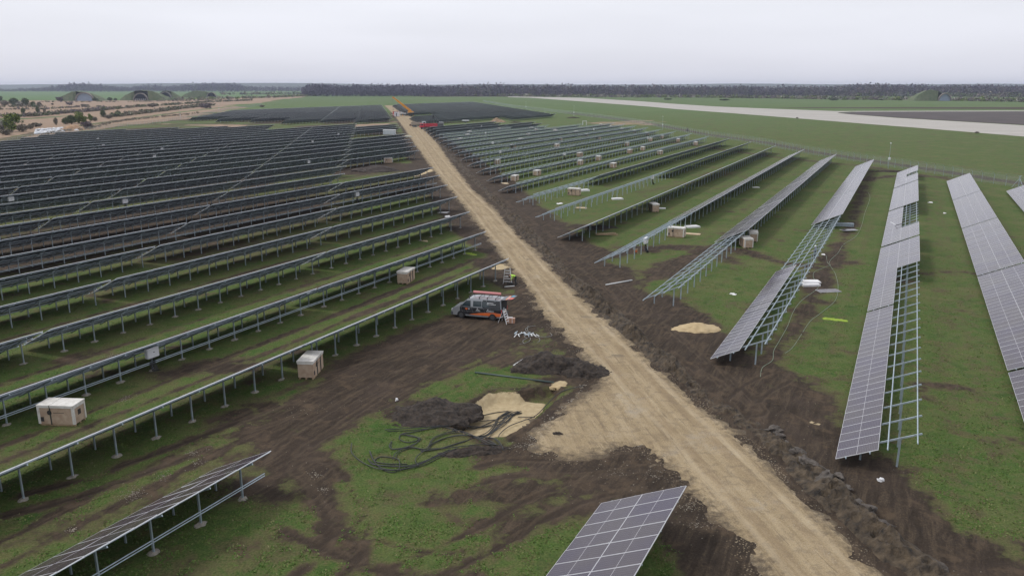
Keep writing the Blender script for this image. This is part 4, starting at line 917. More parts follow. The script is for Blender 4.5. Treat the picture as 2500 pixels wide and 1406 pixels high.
for i, (x, y, s_, lb) in enumerate(((1418, 508, .9, 'crumpled tan foil on the grass under the fifth right-hand row'), (1365, 498, .7, 'flat pale foil scrap in the fifth aisle'), (1232, 448, 1.1, 'white foil heap left of the first distant crate'), (1078, 519, 1.0, 'pale plastic sheet heap left of the road'), (1093, 529, .5, 'white scrap beside the pale plastic sheet'),
                                    (2207, 553, .01, ''), (1845, 458, .7, 'white foil scrap between the second and third right-hand rows'), (2272, 495, .6, 'white scrap on the aisle near the fence'), (2306, 521, .35, 'smaller white scrap farther right on the aisle'), (1790, 719, .3, 'white paper scrap above the sand heap'), (2123, 1172, .0, ''), (2010, 622, .3, 'small pale scrap beside the hose'), (1990, 640, .0, ''), (2150, 1172, .22, 'white bottle lying at the foot of the nearest steel post'), (968, 975, .15, 'small white paper on the dark tracks'), (1038, 589, .5, 'flat tan cardboard on the grass under a left-hand row'))):
    if s_ < .02: continue
    V, F = blob(80+i, (s_, s_*.6, .12), 3, .9); mb = MB(); mb.raw(V, F); tag(link('foil', mb.mesh('foil', fo if 'tan' in lb else foam), None, at(x, y), (0, 0, i)), lb, 'litter')

# ------------------------------------------------------------------ cables
def cab_px(L): return [(940+x*.208, 940+y*.208) for x, y in L]
CB = [([(415, 432), (520, 468), (700, 500), (900, 535), (1000, 540)], 'left cable end curling towards the soil mound'),
      ([(0, 545), (300, 525), (700, 500), (850, 420), (1150, 390), (1380, 320), (1480, 240), (1560, 215)], 'cable running from the left grass straight across the sand'),
      ([(395, 965), (355, 900), (400, 830), (520, 770), (700, 760), (900, 735), (1150, 710), (1310, 720)], 'cable with a hooked lower end on the grass'),
      ([(85, 675), (50, 720), (90, 765), (250, 755), (360, 700), (400, 640), (300, 600), (180, 590), (350, 560), (600, 500), (800, 430), (1050, 395), (1300, 300), (1470, 205)], 'cable forming the upper loop left of the pit'),
      ([(180, 590), (170, 640), (260, 680), (370, 660), (400, 620)], 'small closed loop of cable on the grass'),
      ([(90, 895), (130, 820), (250, 755), (340, 755), (485, 768), (560, 650), (700, 590), (850, 555), (960, 560), (1060, 630), (1200, 690), (1305, 725)], 'thick cable arching over the dark soil strip'),
      ([(480, 770), (560, 700), (760, 625), (1000, 610), (1150, 610), (1250, 680), (1310, 720)], 'cable rising beside the dark soil strip'),
      ([(420, 790), (640, 760), (900, 680), (1080, 610), (1230, 600), (1330, 660), (1390, 760)], 'cable bending down into the small hole'),
      ([(90, 860), (-50, 850), (-120, 900), (20, 930), (260, 930)], 'lowest cable loop at far left'),
      ([(-180, 800), (-140, 900), (-60, 985), (60, 1015), (200, 1010), (420, 950), (640, 850), (850, 760)], 'outer cable curving round the bottom of the grass patch'),
      ([(-390, 700), (-395, 800), (-330, 880), (-220, 950), (-60, 1005), (150, 1010), (165, 900), (100, 870)], 'outermost cable round the far left grass'),
      ([(-200, 880), (-150, 940), (0, 960), (250, 965), (400, 935), (620, 830), (760, 770)], 'cable inside the lowest loop'),
      ([(750, 520), (900, 495), (1100, 490), (1250, 440), (1350, 330), (1440, 250), (1580, 215)], 'front cable of the bundle lying on the sand'),
      ([(780, 545), (1000, 545), (1180, 500), (1300, 430), (1420, 310), (1520, 240), (1600, 215)], 'middle cable of the bundle lying on the sand'),
      ([(800, 530), (960, 525), (1150, 475), (1260, 390), (1330, 280), (1450, 215)], 'rear cable of the bundle lying on the sand'),
      ([(1020, 300), (1120, 315), (1300, 300), (1450, 265), (1590, 225)], 'cable bowed across the top of the sand'),
      ([(880, 470), (960, 380), (1000, 310), (1120, 255), (1300, 215), (1450, 198)], 'cable along the upper left rim of the sand'),
      ([(1335, 575), (1345, 480), (1450, 390), (1600, 330), (1720, 290), (1800, 240), (1880, 160), (2060, 80), (2340, 25)], 'green-black cable leading up towards the road'),
      ([(1310, 575), (1420, 510), (1590, 468)], 'short cable at the lower right of the sand'), ([(1560, 270), (1760, 272)], 'short straight cable on the right of the sand')]
for i in (1, 3, 5, 9, 12, 13, 14, 14, 13, 6, 7, 11):
    L_ = [(x+random.uniform(-34, 34), y+random.uniform(-16, 16)) for x, y in CB[i][0]]
    pipe('cable', cab_px(L_), .022, cab, 'black cable tangled in the heap of cables around the sand pit', 'cable', 'tangled black cables', [.03]*len(L_), 6)
for i, (L, lb) in enumerate(CB): pipe('cable', cab_px(L), .028, cab, lb+'', 'cable', 'black cables around the sand pit', [.02+.03*((i*3) % 4)]*len(L), 6)
def z6(L): return [(1650+x*.3414, 440+y*.3414) for x, y in L]
pipe('hose', z6([(1375, 90), (1388, 130), (1350, 240), (1330, 320), (1290, 400), (1200, 460), (1160, 520), (1110, 570), (1095, 600), (1110, 620), (1140, 670), (1160, 760), (1140, 860), (1040, 950), (960, 1010), (880, 1130), (830, 1200), (780, 1240)]), .022, hose, 'long pale green hose winding down the grass beside the trench', 'hose')
pipe('hose', z6([(1075, 540), (1085, 590), (1105, 610), (1050, 630), (990, 660), (985, 700), (1015, 740), (1010, 780), (900, 860), (840, 940), (800, 1040), (740, 1150), (700, 1220), (690, 1290), (620, 1340), (605, 1400)]), .022, hose, 'pale green hose looping past the stacked white slabs', 'hose')
def z5(L): return [(1220+x*.064, 780+y*.064) for x, y in L]
grey = mat('grey conduit', (.17, .17, .155), .5, 0, .2, 4)
HC = [[(1085, 250), (1060, 350), (1080, 450), (1200, 560), (1350, 640), (1550, 680), (1800, 680), (1960, 650), (1990, 600), (1920, 540)], [(1370, 250), (1180, 270), (1020, 330), (990, 400), (1050, 490), (1150, 540)], [(760, 965), (900, 940), (1100, 850), (1170, 780), (1160, 720)], [(960, 950), (890, 880), (900, 800), (1020, 750)], [(1200, 600), (1450, 690), (1530, 770), (1500, 840), (1430, 880)], [(930, 580), (960, 680), (1060, 750)]]
names = ['longest grey conduit arc curving right towards the road', 'grey conduit arc with its end nearest the van', 'lowest grey conduit curve on the grass edge', 'small grey conduit hook at the lower left', 'grey conduit curve with a pale end at the right', 'short grey conduit inside the tangle']
for L, lb in zip(HC, names): pipe('conduit', z5(L), .026, grey, lb, 'conduit', 'loose conduits below the van')
mb = MB()
for i in range(16):
    p = Vector((random.uniform(-1.0, 1.0), random.uniform(-.45, .45), .06)); a_ = random.uniform(0, 3.1); q = Vector((math.cos(a_), math.sin(a_), 0))*random.uniform(.15, .4); mb.bar(p-q, p+q+Vector((0, 0, .08)), .06, .05, random.choice((0, 0, 1)))
tag(link('fitting_heap', mb.mesh('fittings', [whit, galv]), None, at(1285, 819)), 'scattered white and steel fittings between the loose conduits', 'fittings')

# ------------------------------------------------------------------ fences and masts
wire = mat('galvanised wire', (.33, .35, .35), .5, .5)
def mesh_panel_mat():
    m = bpy.data.materials.new('chain link'); m.use_nodes = True; t = m.node_tree; p = t.nodes['Principled BSDF']; p.inputs['Base Color'].default_value = (.27, .30, .29, 1)
    tr_ = N(t, 'ShaderNodeBsdfTransparent'); mx_ = N(t, 'ShaderNodeMixShader'); mx_.inputs[0].default_value = .22; t.links.new(tr_.outputs[0], mx_.inputs[1]); t.links.new(p.outputs[0], mx_.inputs[2]); t.links.new(mx_.outputs[0], t.nodes['Material Output'].inputs[0]); return m
chain = mesh_panel_mat()
def fence(P, step, label, ysh=True, h=2.1):
    P = [Vector((p[0], p[1], 0)) for p in P]; t = thing('perimeter_fence', label, 'fence', P[0])
    pts = []; 
    for a, b in zip(P[:-1], P[1:]):
        L = (b-a).length; n = max(1, int(round(L/step)))
        pts += [a.lerp(b, i/n) for i in range(n)]
    pts.append(P[-1]); o0 = P[0]; nrm = [(pts[min(i+1, len(pts)-1)]-pts[max(i-1, 0)]).normalized().cross(Vector((0, 0, 1))) for i in range(len(pts))]
    pm = MB(); pm.cyl((0, 0, -.3), (0, 0, h), .035, 6)
    if ysh: pm.cyl((0, 0, h), (0, .42, h+.42), .025, 5)
    pme = pm.mesh('fence post', galv); rest = MB()
    for i, p in enumerate(pts):
        q = p-o0; ang = math.atan2(nrm[i].y, nrm[i].x)+math.pi/2
        if i < 100: link('post', pme, t, (q.x, q.y, 0), (0, 0, ang))
        else: rest.cyl((q.x, q.y, -.3), (q.x, q.y, h+.3), .05, 4)
    if rest.v: o = link('post_run', rest.mesh('posts', galv), t); o['kind'] = 'stuff'
    ml = MB(); bw = MB()
    for i in range(len(pts)-1):
        a, b = pts[i]-o0, pts[i+1]-o0; ml.face([(a.x, a.y, .05), (b.x, b.y, .05), (b.x, b.y, h), (a.x, a.y, h)])
        if ysh:
            na, nb_ = nrm[i], nrm[i+1]
            for k in (.12, .28, .42): bw.bar(a-na*k*-1+Vector((0, 0, h+k)), b+nb_*k+Vector((0, 0, h+k)), .012)
        bw.bar(a+Vector((0, 0, h)), b+Vector((0, 0, h)), .02)
    link('wire_mesh', ml.mesh('wire mesh', chain), t); link('barbed_wire', bw.mesh('barbed wire', wire), t)
    return t
fence(FENCE_R, 3.0, 'long wire mesh fence with angled barbed wire tops along the green airfield')
fence([tuple(FENCE_R[0]), tuple(G(2620, 478)[:2])], 3.0, 'short fence stretch running off the right edge from the braced corner')
fence(FENCE_L, 5.0, 'faint wire fence between the left panel field and the reed land', False, 2.0)
mb = MB(); c0 = G(2486, 458.4)
mb.cyl((0, 0, 0), (0, 0, 2.5), .07, 8); mb.cyl((-1.0, .6, 0), (0, 0, 2.0), .04, 6); mb.cyl((.8, .9, 0), (0, 0, 2.0), .04, 6); mb.cyl((.3, -1.2, 0), (0, 0, 2.0), .04, 6)
tag(link('corner_post', mb.mesh('corner post', galv), None, c0), 'braced steel corner post of the right-hand fence', 'fence post')
def mast(px, py, h, label):
    t = thing('camera_mast', label, 'mast', G(px, py)); m1 = MB(); m1.tube([(0, 0, 0), (0, 0, h)], [.06, .025], 8); link('pole', m1.mesh('pole', galv), t)
    m2 = MB(); m2.box((0, -.15, 2.6), (.45, .3, .6)); link('cabinet', m2.mesh('cabinet', white_p), t); m3 = MB(); m3.box((0, .1, h), (.2, .45, .2)); link('camera_head', m3.mesh('head', white_p), t)
mast(2168, 412, 6.5, 'thin grey mast by the fence behind the second right-hand row'); mast(1617, 318, 6.5, 'thin mast with white box by the fence right of centre'); mast(1401, 284, 7, 'thin mast with white box by the fence near the grass gap'); mast(1284, 268, 7, 'thin mast with white box at the far fence')
mast(535, 274, 6, 'thin mast at the left fence, farthest back'); mast(441, 291, 6, 'thin mast at the left fence, nearest')
# solar sensor standing above the first right-hand row
px_, py_ = 2187, 551; p = G(px_, py_, 1.3); u_, v_ = toUW(p)
t = thing('sensor_arm', 'white tilted plate on a dark arm over the nearest long right-hand row', 'sensor', (p.x, p.y, 0), ROW_ANG)
cc = 1-((2.5-v_))/CW; zz = LOW+max(0, min(1, cc))*SL*math.sin(TI)
mb = MB(); mb.bar((0, 0, zz+.25), (0, -.9, zz+.55), .08, .08); link('arm', mb.mesh('arm', darkmet), t)
mb = MB(); mb.bar((0, 0, zz+.03), (0, 0, zz+.3), .06, .06); link('stem', mb.mesh('stem', darkmet), t)
mb = MB(); mb.bar((0, .02, zz+.3), (.3, .75, zz+.62), .16, .05); link('plate', mb.mesh('plate', white_p), t)
# ------------------------------------------------------------------ the service van
def van():
    fr, rr = at(1127, 776), at(1203, 783); d = (fr-rr); d.z = 0; L = d.length; ang = math.atan2(d.y, d.x)
    # wheels seen are the near (left-hand side of the photo: camera side) ones; local +X forward
    side = Vector((d.y, -d.x, 0)).normalized()
    if side.y > 0: side = -side                      # towards the camera
    mid = (fr+rr)/2 - side*.80
    t = thing('van', 'silver and black van with orange swoosh and raised tailgate beside the gravel road', 'van', (mid.x, mid.y, 0), ang)
    sg = 1 if Vector((-math.sin(ang), math.cos(ang), 0)).dot(side) > 0 else -1      # local y sign of the camera side
    silver = mat('van silver', (.34, .36, .38), .3, .4, .05, 2, coat=.5); blk = mat('van black film', (.016, .018, .022), .3, 0, .1, 2, coat=.3); org = mat('van orange film', (.62, .13, .03), .35, 0, .08, 2)
    vglass = mat('van glass', (.015, .03, .035), .08, 0, .1, 2, spec=.8); wht = mat('van lettering', (.75, .76, .78), .5); tyre = mat('tyre', (.02, .02, .022), .8); rim = mat('wheel rim', (.10, .105, .11), .4, .6)
    dk = mat('van interior shade', (.012, .012, .014), .8); bump_ = mat('grey bumper', (.07, .075, .08), .6); red = mat('red lamp', (.4, .02, .015), .3)
    wb = 2.985; sx = L/wb
    prof = [(2.42, .30), (2.44, .62), (2.38, .86), (2.22, 1.0), (1.72, 1.16), (1.52, 1.24), (.98, 1.80), (.80, 1.90), (.2, 1.96), (-1.6, 1.97), (-2.22, 1.93), (-2.32, 1.1), (-2.34, .34), (-2.1, .28), (2.2, .26)]
    def wd(z): return .86-.0*z if z < 1.08 else .86-(z-1.08)*.17
    b = MB(); n = len(prof); A = [Vector((x*sx, sg*wd(z), z)) for x, z in prof]; B = [Vector((x*sx, -sg*wd(z), z)) for x, z in prof]
    b.v = [tuple(p) for p in A+B]
    for i in range(n):
        j = (i+1) % n; b.f.append((i, j, j+n, i+n)); b.m.append(0); b.uv += [(0, 0)]*4
    # sides split at the belt line
    xs_ = [2.40, 1.72, -2.30]
    for off in (0, n):
        low = [0, 1, 2, 3, 4, 11, 12, 13, 14]; up = [4, 5, 6, 7, 8, 9, 10, 11]
        for idx in (low, up): b.f.append(tuple(off+i for i in idx)); b.m.append(0); b.uv += [(0, 0)]*len(idx)
    me = b.mesh('van body', silver); bm = bmesh.new(); bm.from_mesh(me); bmesh.ops.recalc_face_normals(bm, faces=bm.faces); bmesh.ops.bevel(bm, geom=[e_ for e_ in bm.edges if e_.calc_face_angle(0) > .5], offset=.05, segments=2, affect='EDGES'); bm.to_mesh(me); bm.free()
    body = link('body', me, t)
    def sp(x, z, o=.012): return Vector((x*sx, sg*(wd(z)+o), z))
    def panel(name, pts, m, o=.012, parent=None):
        mb = MB(); mb.face([sp(x, z, o) for x, z in pts]); mb.face([sp(x, z, o-.01) for x, z in pts][::-1]); return link(name, mb.mesh(name, m), parent or t)
    film = MB()
    film.face([sp(*p) for p in ((1.62, .42), (1.62, 1.02), (1.60, 1.14), (-2.26, 1.14), (-2.3, .42))], 0)
    film.face([sp(*p) for p in ((-.55, 1.15), (-.55, 1.86), (-2.16, 1.86), (-2.25, 1.15))], 0)
    o2 = .018
    film.face([sp(x, z, o2) for x, z in ((.75, .44), (.30, .54), (-.4, .66), (-1.1, .76), (-1.7, .78), (-2.29, .74), (-2.3, .44))], 1)
    for z in (1.08, .74): film.face([sp(x, zz_, .02) for x, zz_ in ((1.55, z-.008), (-2.2, z-.03), (-2.2, z-.012), (1.55, z+.008))], 2)
    for x in (1.35, .9, .35, -.25, -.8, -1.4): film.face([sp(x_, z_, .021) for x_, z_ in ((x, .62), (x+.14, 1.10), (x+.155, 1.10), (x+.015, .62))], 2)
    for x, z, ww, hh in ((-1.25, 1.62, .62, .045), (-1.35, 1.50, .85, .04), (-1.05, .98, .1, .1), (-1.25, .90, .75, .03), (-1.25, .82, .7, .03), (-.05, 1.0, .09, .09), (-.1, .90, .32, .03), (-.1, .83, .45, .03), (-.9, 1.8, .05, .03), (-1.7, 1.8, .05, .03), (.75, .98, .2, .03), (.75, .92, .16, .03)):
        k_ = max(1, int(ww/.11))
        for q in range(k_): film.face([sp(x-ww/2+ww*(q+a_)/k_, z+b_*hh, .026) for a_, b_ in ((0, 0), (.78, 0), (.78, 1), (0, 1))], 3)
    film.face([sp(x, z, .026) for x, z in ((1.12, 1.0), (1.02, 1.05), (.88, 1.02), (.86, .93), (.98, .87), (1.1, .9))], 1)
    lv = link('livery', film.mesh('livery film', [blk, org, silver, wht]), t)
    panel('door_window', [(1.50, 1.20), (1.02, 1.70), (.62, 1.74), (.60, 1.18)], vglass, .016); panel('side_window', [(.36, 1.22), (.36, 1.72), (-.42, 1.74), (-.44, 1.22)], vglass, .016); panel('side_window', [(-.48, 1.22), (-.47, 1.74), (-1.15, 1.74), (-1.2, 1.22)], vglass, .016)
    ws = MB(); ws.face([Vector((1.53*sx, y, 1.26)) + Vector((.02, 0, .02)) for y in (-.72, .72)]+[Vector((1.0*sx, y, 1.80))+Vector((.02, 0, .02)) for y in (.62, -.62)]); link('windscreen', ws.mesh('windscreen', vglass), t)
    bp = MB(); bp.box((2.40*sx, 0, .42), (.22, 1.74, .28)); bp.box((-2.36*sx, 0, .42), (.16, 1.7, .26)); bp.box((0, sg*.875, .30), (2.0, .03, .06)); link('bumper', bp.mesh('bumpers', bump_), t)
    for s_ in (-1, 1):
        h_ = MB(); h_.box((2.40*sx, s_*.66, .74), (.10, .30, .16)); link('headlight', h_.mesh('headlight', vglass if s_ == 2 else white_p), t)
        rl = MB(); rl.box((-2.33*sx, s_*.80, .9), (.05, .12, .38)); link('tail_light', rl.mesh('tail light', red), t)
    for x in (wb/2*sx, -wb/2*sx):
        for s_ in (-1, 1):
            wl = MB(); wl.cyl((x, s_*.64, .33), (x, s_*.885, .33), .33, 24); wo = link('wheel', wl.mesh('tyre', tyre), t)
            r2_ = MB(); r2_.cyl((x, s_*.80, .33), (x, s_*.90, .33), .20, 16); link('rim', r2_.mesh('rim', rim), wo)
            if s_ == sg:
                ar = MB(); pts = [Vector((x+.40*math.cos(q), s_*.876, .33+.40*math.sin(q))) for q in np.linspace(-.15, math.pi+.15, 14)]
                ar.face(pts); link('wheel_arch', ar.mesh('arch', blk), t)
    # open rear: a dark sheet paints the interior's shade, tailgate raised, shelf on it
    it = MB(); it.box((-2.33*sx, 0, 1.2), (.04, 1.5, 1.3)); link('rear_shade_sheet', it.mesh('rear opening', dk), t)
    sh = MB(); sh.box((-2.37*sx, sg*-.2, .72), (.05, .5, .3)); sh.box((-2.38*sx, sg*.35, .95), (.06, .3, .5), 1); link('shelving', sh.mesh('shelf', [wood, galv]), t)
    tg = MB(); a0 = Vector((-2.22*sx, 0, 1.95)); a1 = Vector((-3.35*sx, 0, 2.12))
    def gq(f0, f1, y0, y1, mi, h=.0):
        p = [a0.lerp(a1, f) for f in (f0, f1)]; tg.face([p[0]+Vector((0, y0, .03+h)), p[1]+Vector((0, y0, .03+h)), p[1]+Vector((0, y1, .03+h)), p[0]+Vector((0, y1, .03+h))], mi)
    tg.bar(a0, a1, 1.5, .05, 0); gq(.38, .52, -.75, .75, 1, .01); gq(.60, .85, -.75*sg, -.2*sg, 2, .012); gq(.62, .98, .1*sg, .75*sg, 3, .012); gq(.52, .60, -.3, .5, 4, .012)
    link('tailgate', tg.mesh('tailgate', [blk, mat('film orange light', (.6, .22, .10), .4), mat('film blue', (.08, .28, .40), .4), mat('film red', (.55, .07, .04), .4), silver]), t)
    rk = MB()
    for x in (.75, -.2, -.95, -1.75):
        rk.bar((x*sx, -.72, 2.10), (x*sx, .72, 2.10), .05, .035)
        for s_ in (-1, 1): rk.bar((x*sx, s_*.66, 1.9), (x*sx, s_*.70, 2.12), .06)
    link('roof_rack', rk.mesh('roof rack', darkmet), t)
    tb = MB(); tb.cyl((.78*sx, -sg*.52, 2.22), (-1.85*sx, -sg*.52, 2.22), .12, 14); link('roof_tube', tb.mesh('roof tube', mat('pink tube', (.50, .19, .19), .5)), t)
    mr_ = MB(); mr_.box((1.42*sx, sg*.98, 1.25), (.12, .2, .2)); link('wing_mirror', mr_.mesh('mirror', bump_), t)
    return t
van()
def ladder(px, py, rot, label, h=1.75, w0=.5, spread=.7):
    t = thing('step_ladder', label, 'ladder', at(px, py), rot, None); f = MB()
    for s_ in (-1, 1):
        f.bar((s_*w0*.62, -spread/2, 0), (s_*w0*.36, 0, h), .045, .03); 
    link('front_rails', f.mesh('front rails', alu), t); g_ = MB()
    for s_ in (-1, 1): g_.bar((s_*w0*.62, spread/2, 0), (s_*w0*.36, .02, h), .04, .025)
    g_.bar((-w0*.45, spread*.30, h*.4), (w0*.45, spread*.30, h*.4), .03); link('rear_rails', g_.mesh('rear rails', alu), t)
    for i in range(1, 6):
        z = h*i/6; q = MB(); q.box((0, -spread/2*(1-i/6), z), (w0*(1.1-.09*i), .09, .03)); link('step', q.mesh('step', alu), t)
ladder(1239, 692, R(-4), 'aluminium step ladder standing left of the bending worker', 1.75, .75, .5)
ladder(1231, 788, R(60), 'small aluminium step ladder behind the open van', 1.25, .55, .9)
t = thing('cardboard_box', 'brown cardboard box on the ground behind the step ladder at the van', 'box', at(1247, 787), R(-6)); mb = MB(); mb.box((0, 0, .22), (.75, .5, .44)); link('carton', mb.mesh('box', mat('brown carton', (.40, .22, .14), .85, 0, .1, 4)), t)
mb = MB(); mb.box((0, 0, .445), (.74, .07, .012)); mb.box((0.15, -.255, .24), (.05, .006, .42)); mb.box((-.15, -.255, .24), (.04, .006, .42)); mb.box((-.1, .1, .46), (.5, .28, .03)); link('tape', mb.mesh('tape', foam), t)
t = thing('reel_stand', 'small orange and white stand on the grass under the bare third frame', 'stand', at(1552, 619), .3); mb = MB(); mb.bar((-.25, 0, 0), (-.25, 0, .5), .06); mb.bar((.25, 0, 0), (.25, 0, .5), .06); mb.bar((-.3, 0, .5), (.3, 0, .5), .1); link('frame', mb.mesh('stand', wood), t); mb = MB(); mb.cyl((-.1, 0, .25), (.12, 0, .25), .16, 12); link('reel', mb.mesh('reel', mat('orange paint', (.5, .12, .03), .5)), t)

# ------------------------------------------------------------------ people
skin_m = mat('skin', (.45, .27, .19), .6, 0, .05, 5); hiv = mat('hi-vis yellow green', (.42, .70, .08), .7, 0, .12, 9, .01, 20); trou = mat('dark work trousers', (.02, .022, .028), .85, 0, .3, 8, .01, 25); hairm = mat('dark hair', (.015, .012, .010), .8); boot = mat('work boot', (.02, .018, .016), .7)
greyj = mat('grey-blue jacket', (.16, .19, .28), .8, 0, .15, 9, .01, 20); helm = mat('white helmet', (.75, .77, .78), .35)
def person(label, loc, rotz, J, jacket, headgear, fingers=True):
    """J: joint positions in metres, x forward, z up; one continuous skin-modified body"""
    V, E_, RR, Mt = [], [], [], []
    def v(p, r, m): V.append(tuple(p)); RR.append(r); Mt.append(m); return len(V)-1
    def chain(start, pts):
        p = start
        for q, r, m in pts: i = v(q, r, m); E_.append((p, i)); p = i
        return p
    S_, Jk, Tr, Bt = 0, 1, 2, 3
    pel = v(J['pelvis'], (.155, .13), Tr)
    P = {k: Vector(q) for k, q in J.items()}
    ch = chain(pel, [(P['pelvis'].lerp(P['chest'], .45), (.145, .115), Jk), (P['chest'], (.175, .125), Jk)])
    nk = chain(ch, [(P['chest'].lerp(P['neck'], .75), (.10, .09), Jk), (P['neck'], (.062, .062), S_), (P['neck'].lerp(P['head'], .5), (.078, .085), S_), (P['head'], (.088, .10), S_), (P['head']+(P['head']-P['neck']).normalized()*.08, (.062, .07), S_)])
    for s_ in ('l', 'r'):
        sh, el, wr = P['sh'+s_], P['el'+s_], P['wr'+s_]
        w_ = chain(ch, [(sh, (.078, .075), Jk), (sh.lerp(el, .5), (.062, .06), Jk), (el, (.05, .05), Jk), (el.lerp(wr, .5), (.045, .043), Jk), (wr, (.032, .028), S_)])
        dr = (wr-el).normalized(); sd_ = dr.cross(Vector((0, 0, 1))); sd_ = sd_.normalized() if sd_.length > .1 else Vector((0, 1, 0))
        pm = chain(w_, [(wr+dr*.05, (.042, .02), S_)])
        if fingers:
            for k, ln in enumerate((.075, .085, .08, .065)):
                o_ = sd_*(.03-.02*k); dn = Vector((0, 0, -1)) if abs(dr.z) < .8 else Vector((1, 0, 0))
                chain(pm, [(wr+dr*.09+o_, (.011, .010), S_), (wr+dr*(.09+ln*.55)+o_*1.2+dn*.01, (.0095, .009), S_), (wr+dr*(.09+ln*.9)+o_*1.2+dn*.035, (.008, .008), S_)])
            chain(w_, [(wr+dr*.04+sd_*.045, (.012, .012), S_), (wr+dr*.075+sd_*.06, (.010, .010), S_)])
        hp, kn, an, to = P['hp'+s_], P['kn'+s_], P['an'+s_], P['to'+s_]
        chain(pel, [(hp, (.105, .10), Tr), (hp.lerp(kn, .5), (.088, .085), Tr), (kn, (.065, .065), Tr), (kn.lerp(an, .45), (.062, .06), Tr), (an, (.045, .048), Bt), (to, (.042, .032), Bt)])
    me = bpy.data.meshes.new('person'); me.from_pydata(V, E_, []); o = link('tmp', me)
    o.modifiers.new('s', 'SKIN'); sm = o.modifiers.new('b', 'SUBSURF'); sm.levels = 2; sm.render_levels = 2
    for i, sv in enumerate(me.skin_vertices[0].data): sv.radius = RR[i] if isinstance(RR[i], tuple) else (RR[i],)*2; sv.use_root = (i == 0)
    dg = bpy.context.evaluated_depsgraph_get(); ev = o.evaluated_get(dg); me2 = bpy.data.meshes.new_from_object(ev); bpy.data.objects.remove(o)
    for m in (skin_m, jacket, trou, boot): me2.materials.append(m)
    VA = np.array(V); SEG = [(np.array(V[a]), np.array(V[b]), a, b) for a, b in E_]
    for pgn in me2.polygons:
        c = np.array(pgn.center); best = (9, 0)
        for a, b, ia, ib in SEG:
            ab = b-a; tt = np.clip(((c-a)@ab)/max(ab@ab, 1e-9), 0, 1); d_ = np.linalg.norm(c-a-ab*tt)
            if d_ < best[0]: best = (d_, Mt[ib] if tt > .5 else Mt[ia])
        pgn.material_index = best[1]; pgn.use_smooth = True
    root = tag(link('person', me2, None, loc, (0, 0, rotz)), label, 'person')
    hd = P['head']; up = (P['head']-P['neck']).normalized(); fw = Vector((1, 0, 0)); fw = (fw-up*fw.dot(up)).normalized(); sd_ = up.cross(fw)
    fb = MB()                                                   # eyes, nose, mouth, ears on the head
    for s_ in (-1, 1): fb.box(hd+fw*.095+sd_*s_*.032+up*.0, (.012, .018, .010), 1); fb.box(hd+sd_*s_*.092-up*.01, (.03, .012, .05), 0)
    fb.box(hd+fw*.108-up*.022, (.028, .022, .035), 0); fb.box(hd+fw*.092-up*.055, (.012, .045, .008), 1)
    link('face', fb.mesh('face', [skin_m, hairm]), root)
    Vb, Fb = blob(3, (.112, .10, .10), 3, .05, False); hb = MB()
    M_ = Matrix((fw, sd_, up)).transposed(); hb.raw([hd+M_ @ Vector(q)+up*.035-fw*.02 for q in Vb if True], Fb); link('hair' if headgear is hairm else 'helmet', hb.mesh('headgear', headgear, True), root)
    if headgear is not hairm: br = MB(); br.cyl(hd+up*.03, hd+up*.045, .135, 16); link('helmet_brim', br.mesh('brim', headgear), root)
    return root
bend = dict(pelvis=(0, 0, .93), chest=(.36, 0, 1.13), neck=(.56, .0, 1.10), head=(.69, .0, 1.02), shl=(.42, .19, 1.06), ell=(.50, .24, .78), wrl=(.60, .14, .54), shr=(.40, -.19, 1.10), elr=(.22, -.30, .86), wrr=(.12, -.34, .64),
            hpl=(0, .12, .88), knl=(.10, .24, .50), anl=(0, .30, .09), tol=(.17, .32, .04), hpr=(0, -.12, .88), knr=(.02, -.24, .48), anr=(-.18, -.34, .09), tor=(-.02, -.38, .04))
person('worker in hi-vis yellow jacket and dark trousers bending down beside a step ladder', at(1259, 695), R(195), bend, hiv, hairm)
mb = MB(); mb.box((0, 0, .1), (.4, .25, .2)); mb.cyl((-.35, .1, .02), (-.35, .1, .26), .05, 8); mb.cyl((.1, -.3, .02), (.5, -.35, .03), .03, 6); tag(link('tool_bag', mb.mesh('tool bag', [black_p]), None, at(1248, 694), (0, 0, .4)), 'black tool bag on the ground by the bending worker', 'bag')
stand = dict(pelvis=(0, 0, .95), chest=(.02, 0, 1.32), neck=(.04, 0, 1.50), head=(.07, 0, 1.63), shl=(.02, .20, 1.42), ell=(.08, .27, 1.14), wrl=(.28, .22, 1.02), shr=(.02, -.20, 1.42), elr=(.10, -.26, 1.14), wrr=(.30, -.18, 1.06),
             hpl=(0, .10, .90), knl=(.04, .12, .50), anl=(0, .13, .09), tol=(.17, .14, .04), hpr=(0, -.10, .90), knr=(.03, -.12, .50), anr=(-.03, -.13, .09), tor=(.14, -.15, .04))
p_ = G(1989, 633); person('worker in grey-blue jacket and white helmet standing under the bare second frame', (p_.x, p_.y, 0), R(160), stand, greyj, helm)
p_ = G(957, 286); person('worker in pale clothes left of the red and white cabin', (p_.x, p_.y, 0), R(-60), stand, mat('cream jacket', (.5, .48, .36), .8), helm, False)
p_ = G(961, 286); person('second worker in white closest to the red and white cabin', (p_.x, p_.y, 0), R(-120), stand, mat('white jacket', (.6, .6, .6), .8), helm, False)
p_ = G(1284, 310); person('worker in navy jacket and white helmet behind the farthest frames', (p_.x, p_.y, 0), R(-100), stand, mat('navy jacket', (.03, .04, .08), .8), helm, False)

